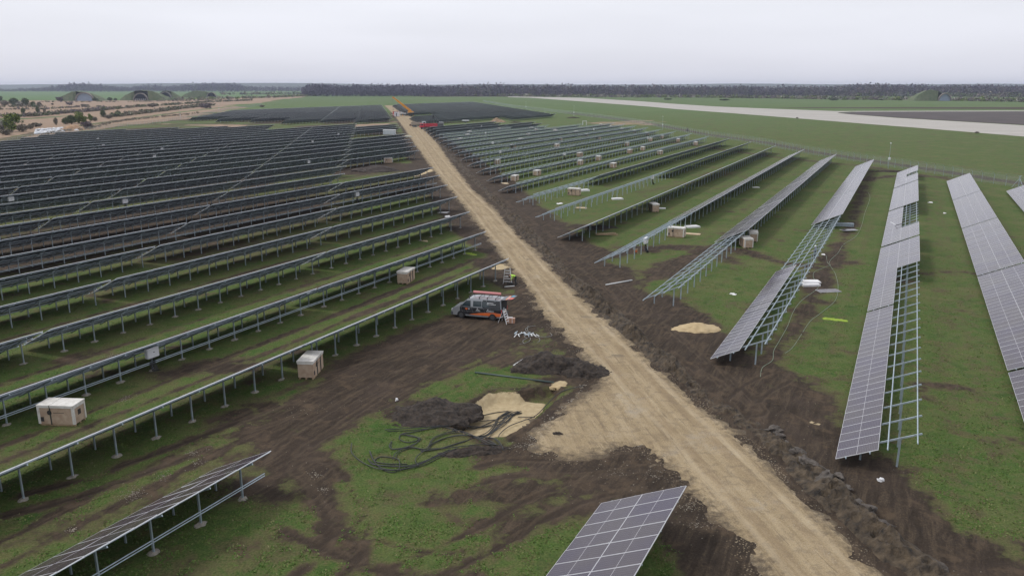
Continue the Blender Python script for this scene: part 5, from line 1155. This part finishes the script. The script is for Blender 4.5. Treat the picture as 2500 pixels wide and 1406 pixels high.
# ------------------------------------------------------------------ container, cabin, crane, trucks, excavator
def frame_at(px, py, face=None): p = G(px, py); return Vector((p.x, p.y, 0))
t = thing('container', 'white flat-roofed transformer container in a gap left of the road', 'container', frame_at(951, 329), R(4))
mb = MB(); mb.box((0, 0, 1.0), (5.4, 2.4, 1.9)); link('walls', mb.mesh('container walls', mat('container white', (.56, .60, .63), .5, 0, .04, 1)), t)
mb = MB(); mb.box((0, 0, 2.0), (5.6, 2.6, .14)); link('roof', mb.mesh('container roof', mat('container roof', (.68, .70, .70), .5)), t)
for i in range(4): mb = MB(); mb.box((-1.9+1.25*i, -1.22, .95), (1.1, .04, 1.5)); link('door', mb.mesh('container door', mat('door grey', (.50, .55, .58), .5)), t)
mb = MB(); mb.box((0, 0, .03), (5.2, 2.2, .16)); link('base', mb.mesh('base', darkmet), t)
t = thing('cabin', 'red and white cabin standing in the road below the crane hook', 'cabin', frame_at(967, 285.5), R(-8))
mb = MB(); mb.box((.6, 0, 1.9), (3.0, 3.2, 3.3)); link('walls', mb.mesh('cabin walls', mat('cabin white', (.62, .60, .62), .5)), t)
mb = MB(); mb.box((-1.35, 0, 1.9), (.9, 3.22, 3.32)); link('end_wall', mb.mesh('cabin end', mat('cabin red', (.50, .09, .08), .5)), t)
mb = MB(); mb.box((.8, -1.64, 1.5), (.8, .06, 2.2)); link('door', mb.mesh('cabin door', mat('cabin door', (.10, .11, .15), .5)), t)
mb = MB(); mb.box((0, 0, 3.62), (4.3, 3.4, .14)); link('roof', mb.mesh('cabin roof', mat('cabin roof', (.28, .07, .07), .6)), t)
mb = MB(); mb.box((0, 0, .12), (4.2, 3.2, .26)); link('base', mb.mesh('cabin base', darkmet), t)
yel = mat('crane yellow', (.62, .27, .03), .45, 0, .06, 1); tyre_m = mat('tyre', (.02, .02, .022), .8)
def wheels(t, xs_, w, r=.52, wd=.35):
    for x in xs_:
        for s_ in (-1, 1):
            mb = MB(); mb.cyl((x, s_*(w/2-wd), r), (x, s_*w/2, r), r, 16); wo = link('wheel', mb.mesh('wheel', tyre_m), t); mb = MB(); mb.cyl((x, s_*(w/2-.03), r), (x, s_*(w/2+.02), r), r*.5, 12); link('rim', mb.mesh('rim', galv), wo)
base = frame_at(994, 283); t = thing('mobile_crane', 'yellow mobile crane with raised telescopic boom beside the far end of the road', 'crane', base, R(6)); k_ = ppm(base)
mb = MB(); mb.box((0, 0, 1.05), (10.5, 2.5, .5)); link('chassis', mb.mesh('crane chassis', darkmet), t)
mb = MB(); mb.box((-4.1, 0, 1.9), (1.9, 2.4, 1.5), 0, None, .9); mb.box((-2.0, 0, 1.6), (2.4, 2.3, .7)); link('cab', mb.mesh('crane cab', mat('crane cab white', (.5, .5, .48), .5)), t)
mb = MB(); mb.box((2.4, 0, 2.3), (4.2, 2.5, 1.7), 0, None, .85); mb.box((4.4, 0, 2.2), (1.2, 2.6, 1.5)); link('superstructure', mb.mesh('crane superstructure', yel), t)
tipx = (963-994)/k_; tipz = (283-241)/k_
a_, b_ = Vector((3.0, 0, 3.0)), Vector((tipx, 0, tipz)); 
for i, (f0, f1, wd_) in enumerate(((0, .5, 1.6), (.45, .78, 1.35), (.75, 1.0, 1.1))): mb = MB(); mb.bar(a_.lerp(b_, f0), a_.lerp(b_, f1), wd_); link('boom_section', mb.mesh('boom', yel), t)
mb = MB(); mb.box(b_+Vector((-.2, 0, -.1)), (1.1, .7, 1.1)); link('boom_head', mb.mesh('boom head', yel), t)
mb = MB(); mb.cyl(b_+Vector((-.4, 0, -.4)), Vector((b_.x-.4, 0, 4.2)), .05, 6); link('hoist_rope', mb.mesh('rope', darkmet), t); mb = MB(); mb.box((b_.x-.4, 0, 4.2), (.4, .3, .6)); link('hook', mb.mesh('hook', darkmet), t)
mb = MB(); mb.cyl((1.0, 0, 2.4), a_.lerp(b_, .3), .2, 8); link('lift_cylinder', mb.mesh('ram', darkmet), t); wheels(t, (-4, -2.2, 1.6, 3.3), 2.6)
for x in (-3.1, 4.6): mb = MB(); mb.box((x, 0, .6), (.3, 5.6, .25)); mb.box((x, 2.7, .25), (.5, .5, .5)); mb.box((x, -2.7, .25), (.5, .5, .5)); link('outrigger', mb.mesh('outrigger', yel), t)
redp = mat('truck red', (.45, .025, .045), .4, 0, .08, 1, coat=.3)
def truck(px, py, rot, label, cabm, bedm, bedh=1.4, L=8.2):
    t = thing('dump_truck', label, 'truck', frame_at(px, py), rot)
    mb = MB(); mb.box((0, 0, .95), (L, 1.1, .35)); link('chassis', mb.mesh('truck chassis', darkmet), t)
    mb = MB(); mb.box((L/2-1.0, 0, 1.95), (2.0, 2.45, 1.9), 0, None, .93); link('cab', mb.mesh('truck cab', cabm), t)
    mb = MB(); mb.box((L/2-.03, 0, 2.3), (.12, 2.1, .8)); mb.box((L/2-.9, -1.2, 2.35), (.9, .08, .6)); mb.box((L/2-.9, 1.2, 2.35), (.9, .08, .6)); link('cab_window', mb.mesh('cab window', slot), t)
    mb = MB(); x0, x1 = -L/2, L/2-2.3
    for y in (-1.22, 1.22): mb.box(((x0+x1)/2, y, 1.3+bedh/2), (x1-x0, .08, bedh))
    mb.box((x1, 0, 1.3+bedh/2), (.1, 2.4, bedh)); mb.box((x0, 0, 1.3+bedh/2), (.1, 2.4, bedh)); mb.box(((x0+x1)/2, 0, 1.3), (x1-x0, 2.45, .1)); link('bed', mb.mesh('truck bed', bedm), t)
    V, F = blob(5, ((x1-x0)/2-.15, 1.1, .45), 3, .3); mb = MB(); mb.raw([((x0+x1)/2+v[0], v[1], 1.3+bedh*.6+v[2]) for v in V], F); link('load', mb.mesh('load', mat('tan earth', (.25, .18, .12))), t)
    wheels(t, (L/2-1.3, -L/2+1.2, -L/2+2.5), 2.5); return t
truck(1046, 316, R(200), 'red tipper truck parked facing the gravel road', redp, redp, 1.5, 8.6)
truck(1022, 311, R(12), 'grey-beige dump truck just left of the red tipper', mat('pale cab', (.5, .5, .52), .5), mat('beige bed', (.30, .26, .21), .7), 1.3, 7.6)
mb = MB(); mb.box((0, 0, .5), (3.0, 1.8, 1.0), 0, None, .8); tag(link('skip', mb.mesh('skip', mat('rusty steel', (.12, .07, .05), .8, 0, .3, 2)), None, frame_at(1006, 308), (0, 0, R(10))), 'low rusty brown skip at the roadside left of the dump trucks', 'skip')
t = thing('excavator', 'dark excavator with raised arm behind the red tipper', 'excavator', frame_at(1074, 309), R(170)); 
for s_ in (-1, 1): mb = MB(); mb.box((0, s_*1.0, .4), (3.6, .5, .8), 0, None, .85); link('track', mb.mesh('track', tyre_m), t)
mb = MB(); mb.box((-.5, 0, 1.5), (3.0, 2.3, 1.2), 0, None, .92); link('body', mb.mesh('excavator body', mat('excavator grey', (.12, .12, .125), .5)), t); mb = MB(); mb.box((.8, .6, 1.9), (1.3, .9, 1.6), 0, None, .9); link('cab', mb.mesh('excavator cab', slot), t)
mb = MB(); mb.box((-.7, 0, 2.2), (2.2, 1.8, .12)); link('roof_panel', mb.mesh('panel', white_p), t)
mb = MB(); mb.bar((.9, -.3, 1.6), (2.1, -.3, 4.2), .4, .5); mb.bar((2.1, -.3, 4.2), (3.6, -.3, 6.0), .35, .4); link('boom', mb.mesh('boom', darkmet), t); mb = MB(); mb.bar((3.6, -.3, 6.0), (3.9, -.3, 2.9), .3, .35); link('arm', mb.mesh('arm', darkmet), t); mb = MB(); mb.box((3.8, -.3, 2.5), (.9, .9, .9), 0, None, .6); link('bucket', mb.mesh('bucket', darkmet), t)
t = thing('trailer', 'small white-topped trailer in the grass gap beyond the dark rows', 'trailer', frame_at(1137, 300.5), R(6)); mb = MB(); mb.box((0, 0, 1.4), (4, 1.8, .5)); link('box', mb.mesh('trailer box', white_p), t); mb = MB(); mb.box((0, 0, .8), (3.6, 1.2, .5)); link('chassis', mb.mesh('trailer chassis', darkmet), t); wheels(t, (0,), 1.9, .4, .25)
t = thing('portal_frame', 'small white portal frame standing on the grass near the fence', 'frame', frame_at(1427, 306), 0); mb = MB(); mb.bar((-1, 0, 0), (-1, 0, 2.2), .3); mb.bar((1, 0, 0), (1, 0, 2.2), .3); mb.bar((-1.15, 0, 2.2), (1.15, 0, 2.2), .3); link('posts', mb.mesh('portal', foam), t)
bagm = mat('white bulk bag', (.62, .64, .68), .6, 0, .15, 1.2, .05, 3)
for i in range(30):
    fx = (i % 10)/9; fy = i//10; p = G(90+62*fx+random.uniform(-2, 2), 327-4.2*fy-fx*4+random.uniform(-1, 1)); V, F = blob(100+i % 6, (1.1, .9, .85), 2, .35); mb = MB(); mb.raw(V, F)
    tag(link('bulk_bag', mb.mesh('bag', bagm), None, (p.x, p.y, .0), (0, 0, i*1.1)), 'white bulk bag in the big white heap by the grey path at left', 'bag', 'white bulk bags heaped by the path')
mb = MB(); mb.box((0, 0, .3), (5, 1.5, .5)); tag(link('dark_bale', mb.mesh('bale', darkmet), None, frame_at(105, 320), (0, 0, .1)), 'flat dark bundle on the left part of the white bag heap', 'bundle')
mb = MB(); V, F = blob(9, (1.2, .8, .7), 2, .2); mb.raw(V, F); tag(link('bulk_bag', mb.mesh('bag', bagm), None, frame_at(187, 319)), 'single white bag right of the orange sand cone', 'bag')
V, F = blob(12, (1.6, 1.0, .8), 3, .4); mb = MB(); mb.raw(V, F); tag(link('stone_block', mb.mesh('block', mat('pale rubble', (.36, .34, .27), .9)), None, frame_at(996, 336), (0, 0, .3)), 'pale rubble block at the left road edge below the white container', 'rubble')

# ------------------------------------------------------------------ hardened shelters beyond the reeds
turf = mat('hazed shelter turf', (.065, .105, .04), .95, 0, .3, .3, .1, 1, col2=(.13, .14, .08)); conc = mat('weathered concrete', (.20, .18, .16), .9, 0, .2, .5);  # turf tone is lightened, with distance haze painted into it
def bunker(px, by, wpx, hpx, door_shade_m, label, mw, mh, shift=0., rot=0):
    p = frame_at(px, by); k = ppm(p); rx = wpx/2/k; rz = hpx/k; t = thing('aircraft_shelter', label, 'bunker', p, rot)
    A = np.linspace(0, math.pi, 25); o_, i_ = 1.14, 1.0; mb = MB(); mo = mw/k/2; mhh = mh/k
    for j in range(24):
        q = [(rx*s_*math.cos(A[jj]), rz*s_*math.sin(A[jj])) for s_ in (o_, i_) for jj in (j, j+1)]
        for y in (0,): mb.face([(q[0][0], y, q[0][1]), (q[1][0], y, q[1][1]), (q[3][0], y, q[3][1]), (q[2][0], y, q[2][1])])
        mb.face([(q[2][0], 0, q[2][1]), (q[3][0], 0, q[3][1]), (q[3][0], 3, q[3][1]), (q[2][0], 3, q[2][1])]); mb.face([(q[0][0], 0, q[0][1]), (q[1][0], 0, q[1][1]), (q[1][0], 4, q[1][1]), (q[0][0], 4, q[0][1])])
    link('arch', mb.mesh('arch', conc), t)
    mb = MB(); mb.face([(rx*math.cos(a), 2.0, rz*math.sin(a)) for a in A]); link('door', mb.mesh('shelter door and shade sheet', door_shade_m), t)  # open shelters have no door here, only a sheet painted as dark shade
    if door_shade_m is not blued:
        mb = MB()
        for j in range(6): mb.bar((-rx*.8+j*rx*.3, -.5, 0), (-rx*.6+j*rx*.28, -.5, rz*.28), .5)
        link('rubble', mb.mesh('barrier', foam if wpx > 25 else conc), t)
    nx_, ny_ = 34, 18; V = []; F = []
    for j in range(ny_):
        for i in range(nx_):
            X_ = (-1+2*i/(nx_-1)); Y_ = j/(ny_-1); zz = mhh*max(0, 1-abs(X_)**2.2)*max(0, 1-Y_**2.2)
            x = X_*mo+shift/k*(1-0); 
            if j == 0: zz = min(zz, mhh) ; 
            zz += (math.sin(i*1.7+j)*.3+math.sin(i*.6-j*1.3)*.4)*(zz > .3)
            V.append((x, 3.4+Y_*mo*1.2, zz))
    for j in range(ny_-1):
        for i in range(nx_-1): a = j*nx_+i; F.append((a, a+1, a+nx_+1, a+nx_))
    for i in range(nx_-1):       # sloping front banks left and right of the arch
        n0 = len(V); V += [(V[i][0], 3.4-.0, V[i][2]), (V[i+1][0], 3.4, V[i+1][2]), (V[i+1][0], .3 if abs(V[i+1][0]) > rx*1.2 else 3.2, 0), (V[i][0], .3 if abs(V[i][0]) > rx*1.2 else 3.2, 0)]
        if min(abs(V[i][0]), abs(V[i+1][0])) > rx*.95: F.append((n0, n0+3, n0+2, n0+1))
    mb = MB(); mb.raw(V, F); link('turf_mound', mb.mesh('mound', turf, True), t)
blued = mat('pale blue doors', (.24, .29, .38), .7, 0, .08, .2)
bunker(206, 247, 35, 15.5, blued, 'grassy aircraft shelter with closed pale blue front at left', 92, 19, -14)
dkin = mat('shelter interior shade', (.006, .008, .014), 1, 0, .1, 1, spec=0)  # near-black colour paints the shade inside the open arches
bunker(343, 246, 28, 14, dkin, 'widest grassy aircraft shelter with dark open arch and white barriers', 105, 21, 4)
bunker(403.5, 239.5, 23, 11.5, dkin, 'small grassy aircraft shelter with dark arch, second from right of the left group', 50, 15, 2)
bunker(516, 238.5, 19, 10, dkin, 'farthest right aircraft shelter of the left group with dark arch', 80, 14, -30)
bunker(2307, 247, 24, 14, blued, 'aircraft shelter with pale blue arch in the scrub at far right', 75, 22, -28)
t = thing('ruined_house', 'roofless pinkish brick house in the scrub at far right', 'house', frame_at(2238, 246), 0); mb = MB(); brk = mat('faded brick', (.30, .17, .13), .9, 0, .2, .5)
for x in (-5.4, 0, 5.4): mb.box((x, 0, 3), (1.4, .5, 6))
mb.box((0, 0, 5.5), (12, .5, 1.2)); mb.box((0, 0, .8), (12, .52, 1.6)); mb.box((0, 7, 2.8), (12, .5, 5.6)); mb.box((-5.8, 3.5, 2.8), (.5, 7, 5.6)); mb.box((5.8, 3.5, 2.3), (.5, 7, 4.6)); link('wall', mb.mesh('brick wall', brk), t)
for x in (-2.7, 2.7): mb = MB(); mb.box((x, .3, 3.2), (3.9, .1, 3.4)); link('window_shade_sheet', mb.mesh('shade_sheet', slot), t)  # dark sheets in the window gaps, painting the shade behind them

# ------------------------------------------------------------------ vegetation
def vmat(name, c1, c2):
    m = bpy.data.materials.new(name); m.use_nodes = True; q = T(m); p = m.node_tree.nodes['Principled BSDF']; p.inputs['Roughness'].default_value = .9; p.inputs['Specular IOR Level'].default_value = .1
    g_ = q.n('ShaderNodeNewGeometry'); r_ = q.ramp(g_.outputs['Random Per Island'], [(.1, c1), (.9, c2)]); q.l(r_, p.inputs['Base Color']); return m
VM = {'green': vmat('spring leaves', (.07, .11, .025), (.20, .24, .07)), 'dark': vmat('dull green leaves', (.05, .075, .035), (.13, .155, .08)), 'bare': vmat('bare brown twigs', (.12, .11, .085), (.27, .24, .19)), 'purple': vmat('purple bare twigs', (.09, .075, .085), (.19, .16, .17)),
      'pale': vmat('blossoming twigs', (.16, .16, .13), (.42, .40, .36)), 'wood': vmat('bare wood crowns', (.05, .048, .080), (.13, .115, .155)), 'wood2': vmat('budding wood crowns', (.07, .075, .075), (.15, .155, .14))}
bark = mat('bark', (.07, .055, .045), .9, 0, .3, 3)
def leafquads(rng, c, r, n, sz, up=0.0):
    """n little random quads inside an ellipsoid; returns V (n*4,3)"""
    d = rng.normal(size=(n, 3)); d /= np.linalg.norm(d, axis=1)[:, None]; rr = rng.random(n)**.45
    cl = np.sin(d[:, 0]*5+c[0])*np.cos(d[:, 1]*4.3+c[1])*.22+1
    P = d*(rr*cl)[:, None]*np.array(r)+np.array(c); a = rng.normal(size=(n, 3)); a /= np.linalg.norm(a, axis=1)[:, None]; b = rng.normal(size=(n, 3)); b -= (b*a).sum(1)[:, None]*a; b /= np.linalg.norm(b, axis=1)[:, None]
    s_ = sz*(.5+rng.random(n))[:, None]*.5
    return np.stack([P-a*s_-b*s_*.6, P+a*s_-b*s_*.6, P+a*s_+b*s_*.6, P-a*s_+b*s_*.6], 1).reshape(-1, 3)
def quads_mesh(name, V, m):
    me = bpy.data.meshes.new(name); n = len(V)//4; me.vertices.add(n*4); me.vertices.foreach_set('co', V.ravel()); me.loops.add(n*4); me.loops.foreach_set('vertex_index', np.arange(n*4)); me.polygons.add(n); me.polygons.foreach_set('loop_start', np.arange(0, n*4, 4))
    me.update(); me.validate()
    for x in (m if isinstance(m, list) else [m]): me.materials.append(x)
    return me
SHM = {}
for kd in ('green', 'dark', 'bare', 'purple', 'pale'):
    for s_ in (1, 2):
        rng = np.random.default_rng(s_*10+len(kd)); parts_ = []
        for q in range(9 if kd != 'bare' else 12):
            a = rng.random()*6.28; rr = rng.random()**.6*.32; parts_.append(leafquads(rng, (math.cos(a)*rr, math.sin(a)*rr, .32+rng.random()*.42), (.22, .22, .20), 95, .085))
        parts_.append(leafquads(rng, (0, 0, .25), (.42, .42, .22), 160, .09))
        SHM[kd, s_] = quads_mesh('crown', np.concatenate(parts_), VM[kd])
        tm = MB()
        for q in range(7):
            a = q*.9+s_; tm.tube([(0.02*math.cos(a), .02*math.sin(a), -.03), (.1*math.cos(a), .1*math.sin(a), .25), (.26*math.cos(a), .26*math.sin(a), .6)], [.02, .013, .004], 5)
        SHM['t', s_] = tm.mesh('trunk', bark)
SH = [(30, 322, 35, 34, 'green', 'bright green leafy tree at the far left edge by the sandy track'), (5, 321, 22, 26, 'pale', 'pale bush in front of the left edge of the picture'), (55, 322, 16, 24, 'bare', 'brown bush right of the bright green leafy tree'), (74, 316, 10, 14, 'bare', 'low brown bush ending the clump by the sandy track'), (16, 330, 12, 26, 'bare', 'low twiggy bush under the bright green leafy tree'),
      (88, 310, 9, 26, 'bare', 'flat brown bush above the white bag heap'), (137, 306, 16, 9, 'bare', 'slim bare tree left of the round green bushes'), (161, 304, 15, 17, 'dark', 'left small round green bush beside the path'), (175, 303, 19, 20, 'dark', 'middle green bush of the clump beside the path'), (193, 302, 24, 26, 'green', 'tallest round green bush of the clump beside the path'), (207, 302, 14, 15, 'green', 'small green bush at the right end of the round clump'), (222, 296, 15, 12, 'green', 'thin light green tree right of the round clump'), (232, 296, 9, 14, 'bare', 'brown bush right of the thin light green tree'),
      (212, 314, 15, 26, 'purple', 'purple-brown bush beside the orange sand cone'), (253, 287, 16, 15, 'dark', 'dark green round bush left of the hedge line'), (288, 284, 13, 12, 'dark', 'second dark green round bush by the hedge line'), (266, 290, 9, 20, 'bare', 'brown bush between the two dark round bushes'),
      (12, 259, 12, 16, 'bare', 'brown bush at far left in front of the green field'), (36, 260, 17, 20, 'dark', 'dark broad bush in front of the green field'), (50, 261, 11, 18, 'pale', 'white blossoming bush between the dark bushes'), (63, 260, 17, 17, 'dark', 'dark round bush right of the white blossoming bush'), (80, 261, 11, 13, 'dark', 'smaller dark bush near the reed edge'), (96, 261, 10, 12, 'bare', 'last brown bush of the row near the reed edge'), (2, 248, 12, 10, 'dark', 'dark tree cut by the left picture edge'),
      (93, 278, 16, 10, 'dark', 'slim dark bush sticking out of the long hedge'), (57, 279, 14, 9, 'dark', 'left slim dark bush sticking out of the long hedge'), (109, 275, 10, 7, 'bare', 'thin brown bush behind the long hedge'), (146, 247, 9, 15, 'purple', 'purple bush left of the blue-fronted shelter'), (233, 247, 6, 14, 'dark', 'low bush right of the blue-fronted shelter'), (269, 247, 8, 11, 'dark', 'dark round bush between the first two shelters'), (282, 247, 6, 8, 'dark', 'small dark bush left of the widest shelter'), (170, 257, 6, 16, 'purple', 'low purple bush alone in the pale reeds'), (128, 257, 4, 6, 'bare', 'tiny bush alone in the pale reeds'), (207, 259, 4, 18, 'bare', 'flat bush in the pale reeds below the blue shelter'),
      (504, 265, 12, 34, 'purple', 'wide purple leafless bush near the back corner of the left field'), (372, 262, 9, 22, 'bare', 'brown bush on the hedge line below the shelters'), (407, 245, 5, 9, 'dark', 'little dark bush below the small shelter'), (640, 262, 5, 12, 'bare', 'low bush at the end of the reeds'), (1678, 322, 9, 9, 'bare', 'leafless bush just outside the right-hand fence'), (1768, 246, 4, 26, 'dark', 'dark low thicket alone on the airfield grass'), (1630, 244, 3.5, 26, 'dark', 'flat thicket alone on the airfield, left one'), (2035, 246, 6, 22, 'dark', 'dark low thicket in front of the airfield scrub'), (1946, 290, 3, 6, 'bare', 'tuft bush on the near runway edge'), (2385, 326, 4, 9, 'bare', 'bush on the runway edge at right'), (1151, 234, 6, 20, 'purple', 'purple round bush on the airfield edge near centre')]
for i, (x, y, h, wpx, kd, lb) in enumerate(SH):
    p = frame_at(x, y); k = ppm(p); t = thing('shrub' if h < 17 else 'tree', lb, 'bush' if h < 17 else 'tree', p, i*1.3); t.scale = (wpx/k*1.02, wpx/k*1.02, h/k*1.12)
    link('crown', SHM[kd, 1+i % 2], t); link('trunk', SHM['t', 1+i % 2], t)
# hedges and scrub belts: one mass each
def belt(name, P, wid, hgt, dens, m, label, cat, seed, sz=.8):
    rng = np.random.default_rng(seed); out_ = []; P = [frame_at(*q) for q in P]
    for a, b in zip(P[:-1], P[1:]):
        L = (b-a).length; n = int(L*dens*1.6)
        for _ in range(n):
            q = a.lerp(b, rng.random()); off = rng.normal()*wid*.5; h = hgt*(.35+rng.random()*.8)
            out_.append(leafquads(rng, (q.x+rng.normal()*wid*.2, q.y+off, h*.42), (h*.8, h*.8, h*.5), 26, sz*h*.36))
    V = np.concatenate(out_); me = quads_mesh(name, V, m); n = len(V)//4
    if isinstance(m, list): me.polygons.foreach_set('material_index', np.repeat(rng.integers(0, len(m), (n+25)//26), 26)[:n].astype(np.int32))
    return tag(struct(link(name, me), 'stuff'), label, cat)
V_ = VM
belt('hedge', [(-60, 288), (0, 287), (80, 285), (150, 278), (230, 272), (275, 268)], 9, 3.2, .75, [V_['bare'], V_['dark'], V_['bare'], V_['purple']], 'long tangled brown-green hedge crossing the reed land at left', 'hedge', 1)
belt('hedge', [(-60, 270), (20, 268), (100, 268), (200, 262), (280, 264)], 7, 2.4, .4, [V_['bare'], V_['dark'], V_['purple']], 'thinner brown hedge behind the long tangled one', 'hedge', 2)
belt('hedge', [(285, 286), (330, 280), (400, 272), (470, 263), (520, 258)], 6, 3.4, .6, [V_['bare'], V_['dark'], V_['bare']], 'brown-green hedge along the grey path below the shelters', 'hedge', 3)
belt('hedge', [(270, 268), (340, 262), (420, 257), (520, 250), (620, 246)], 8, 3, .4, [V_['bare'], V_['dark']], 'second hedge between the shelters and the grey path', 'hedge', 4)
belt('hedge', [(100, 334), (150, 322), (215, 317), (260, 303), (330, 292)], 4, 1.4, .35, [V_['bare']], 'low dry weeds along the grey path at left', 'weeds', 6)
belt('hedge', [(-60, 262), (40, 262), (110, 262)], 10, 3.0, .5, [V_['bare'], V_['dark']], 'grey-green brush in front of the green field at far left', 'hedge', 31)
belt('hedge', [(-60, 305), (0, 303), (60, 300)], 8, 3.0, .5, [V_['bare'], V_['dark'], V_['bare']], 'tangled brown brush behind the bright green tree at far left', 'hedge', 32)
belt('hedge', [(100, 250), (300, 250), (420, 248), (560, 244)], 12, 2.2, .35, [V_['bare'], V_['dark'], V_['purple']], 'low brown brush along the foot of the aircraft shelters', 'hedge', 33)
belt('hedge', [(300, 296), (400, 286), (480, 278)], 6, 1.6, .4, [V_['bare']], 'dry reeds at the left fence', 'weeds', 34)
belt('scrub', [(400, 246), (520, 243), (640, 240), (760, 235)], 40, 5, .28, [V_['bare'], V_['dark'], V_['green'], V_['bare']], 'grey-green scrub between the shelters and the far wood', 'scrub', 7)
belt('scrub', [(540, 232), (760, 231), (900, 233), (1080, 232)], 60, 8, .22, [V_['bare'], V_['dark'], V_['wood2']], 'pale scrub at the foot of the middle wood', 'scrub', 8)
belt('scrub', [(1080, 234), (1300, 237), (1500, 238), (1700, 239), (1900, 241), (2060, 244), (2300, 246), (2540, 250)], 30, 6.5, .5, [V_['dark'], V_['bare'], V_['pale'], V_['green'], V_['purple']], 'mixed scrub with white blossom along the far side of the airfield', 'scrub', 9)
belt('scrub', [(1240, 232), (1600, 233), (1900, 234), (2200, 236), (2560, 238)], 90, 10, .4, [V_['dark'], V_['bare'], V_['purple'], V_['dark'], V_['wood2']], 'dark scrub and young trees in front of the right-hand wood', 'scrub', 10)
TOP = [(-80, 216), (0, 215), (60, 217), (130, 214), (180, 209), (205, 204), (240, 204), (275, 206), (310, 210), (340, 212), (370, 208), (400, 207), (435, 211), (475, 206), (540, 203), (600, 205), (618, 209), (650, 212), (760, 212)]
TOP2 = [(755, 212), (770, 206), (790, 205), (830, 208), (900, 208), (1000, 207), (1060, 209), (1090, 211)]
TOP3 = [(1080, 211), (1130, 208), (1200, 206), (1260, 209), (1350, 208), (1440, 209), (1550, 209), (1640, 210), (1800, 211), (1920, 211), (2010, 210), (2070, 207), (2120, 206), (2200, 207), (2260, 209), (2340, 207), (2420, 209), (2600, 210)]
def woods(name, top, base, depth, step, label, seed, mats_):
    rng = np.random.default_rng(seed); out_ = []; D0 = CAM_H*F_PX/(base-211.0)
    x = top[0][0]; tx = [a for a, b in top]; ty = [b for a, b in top]
    while x < top[-1][0]:
        for r_ in range(4):
            D = D0+depth*r_/3+rng.normal()*8; px_ = x+rng.normal()*step*.5; yt = np.interp(px_, tx, ty)+rng.normal()*1.5+abs(rng.normal())*1.0
            h = CAM_H-(yt-211.0)*(D0+depth*.5)/F_PX; h = h if r_ else h*(.6+.25*rng.random()); X_ = (px_-1250)/F_PX*D; wr = h*.22
            out_.append(leafquads(rng, (X_, D, h*.52), (wr*1.15, wr, h*.50), 34, h*.115))
        x += step
    V = np.concatenate(out_); me = quads_mesh(name, V, mats_); n = len(V)//4; me.polygons.foreach_set('material_index', np.repeat(rng.choice(len(mats_), (n+29)//30), 30)[:n].astype(np.int32))
    return tag(struct(link(name, me), 'stuff'), label, 'wood')
woods('woodland', TOP, 224.0, 200, 2.6, 'leafless purple-grey wood on the horizon behind the green field at left', 21, [V_['wood'], V_['wood'], V_['wood2']])
woods('woodland', TOP2, 234.5, 120, 2.2, 'dark leafless wood on the horizon behind the crane', 22, [V_['wood']])
woods('woodland', TOP3, 234.5, 180, 2.4, 'long leafless wood on the horizon beyond the runway', 23, [V_['wood'], V_['wood'], V_['wood2'], V_['purple']])
# blue hills on the horizon
xs_ = np.linspace(-6200, 6200, 160); hz_ = 26+22*fbm(xs_*.0011, xs_*0, 4, 4); mb = MB()
V = [(x, 6150, h) for x, h in zip(xs_, hz_)]+[(x, 5600, -2) for x in xs_]; mb.raw(V, [(i, i+160, i+161, i+1) for i in range(159)]); o = link('hills', mb.mesh('hills', mat('far hills', (.05, .065, .04), .95), True)); struct(o)

# ------------------------------------------------------------------ haze
hb = bpy.data.meshes.new('haze'); bm = bmesh.new(); bmesh.ops.create_cube(bm, size=1); bmesh.ops.scale(bm, vec=(14000, 7200, 53), verts=bm.verts); bmesh.ops.translate(bm, vec=(0, 3330, 24.5), verts=bm.verts); bm.to_mesh(hb); bm.free()
hm = bpy.data.materials.new('haze air'); hm.use_nodes = True; t_ = hm.node_tree; t_.nodes.clear(); o_ = N(t_, 'ShaderNodeOutputMaterial'); pv = N(t_, 'ShaderNodeVolumePrincipled'); pv.inputs['Color'].default_value = (.72, .80, 1.0, 1); pv.inputs['Density'].default_value = HAZE; pv.inputs['Anisotropy'].default_value = .2
t_.links.new(pv.outputs[0], o_.inputs['Volume']); hb.materials.append(hm); o = link('haze', hb); struct(o, 'stuff')
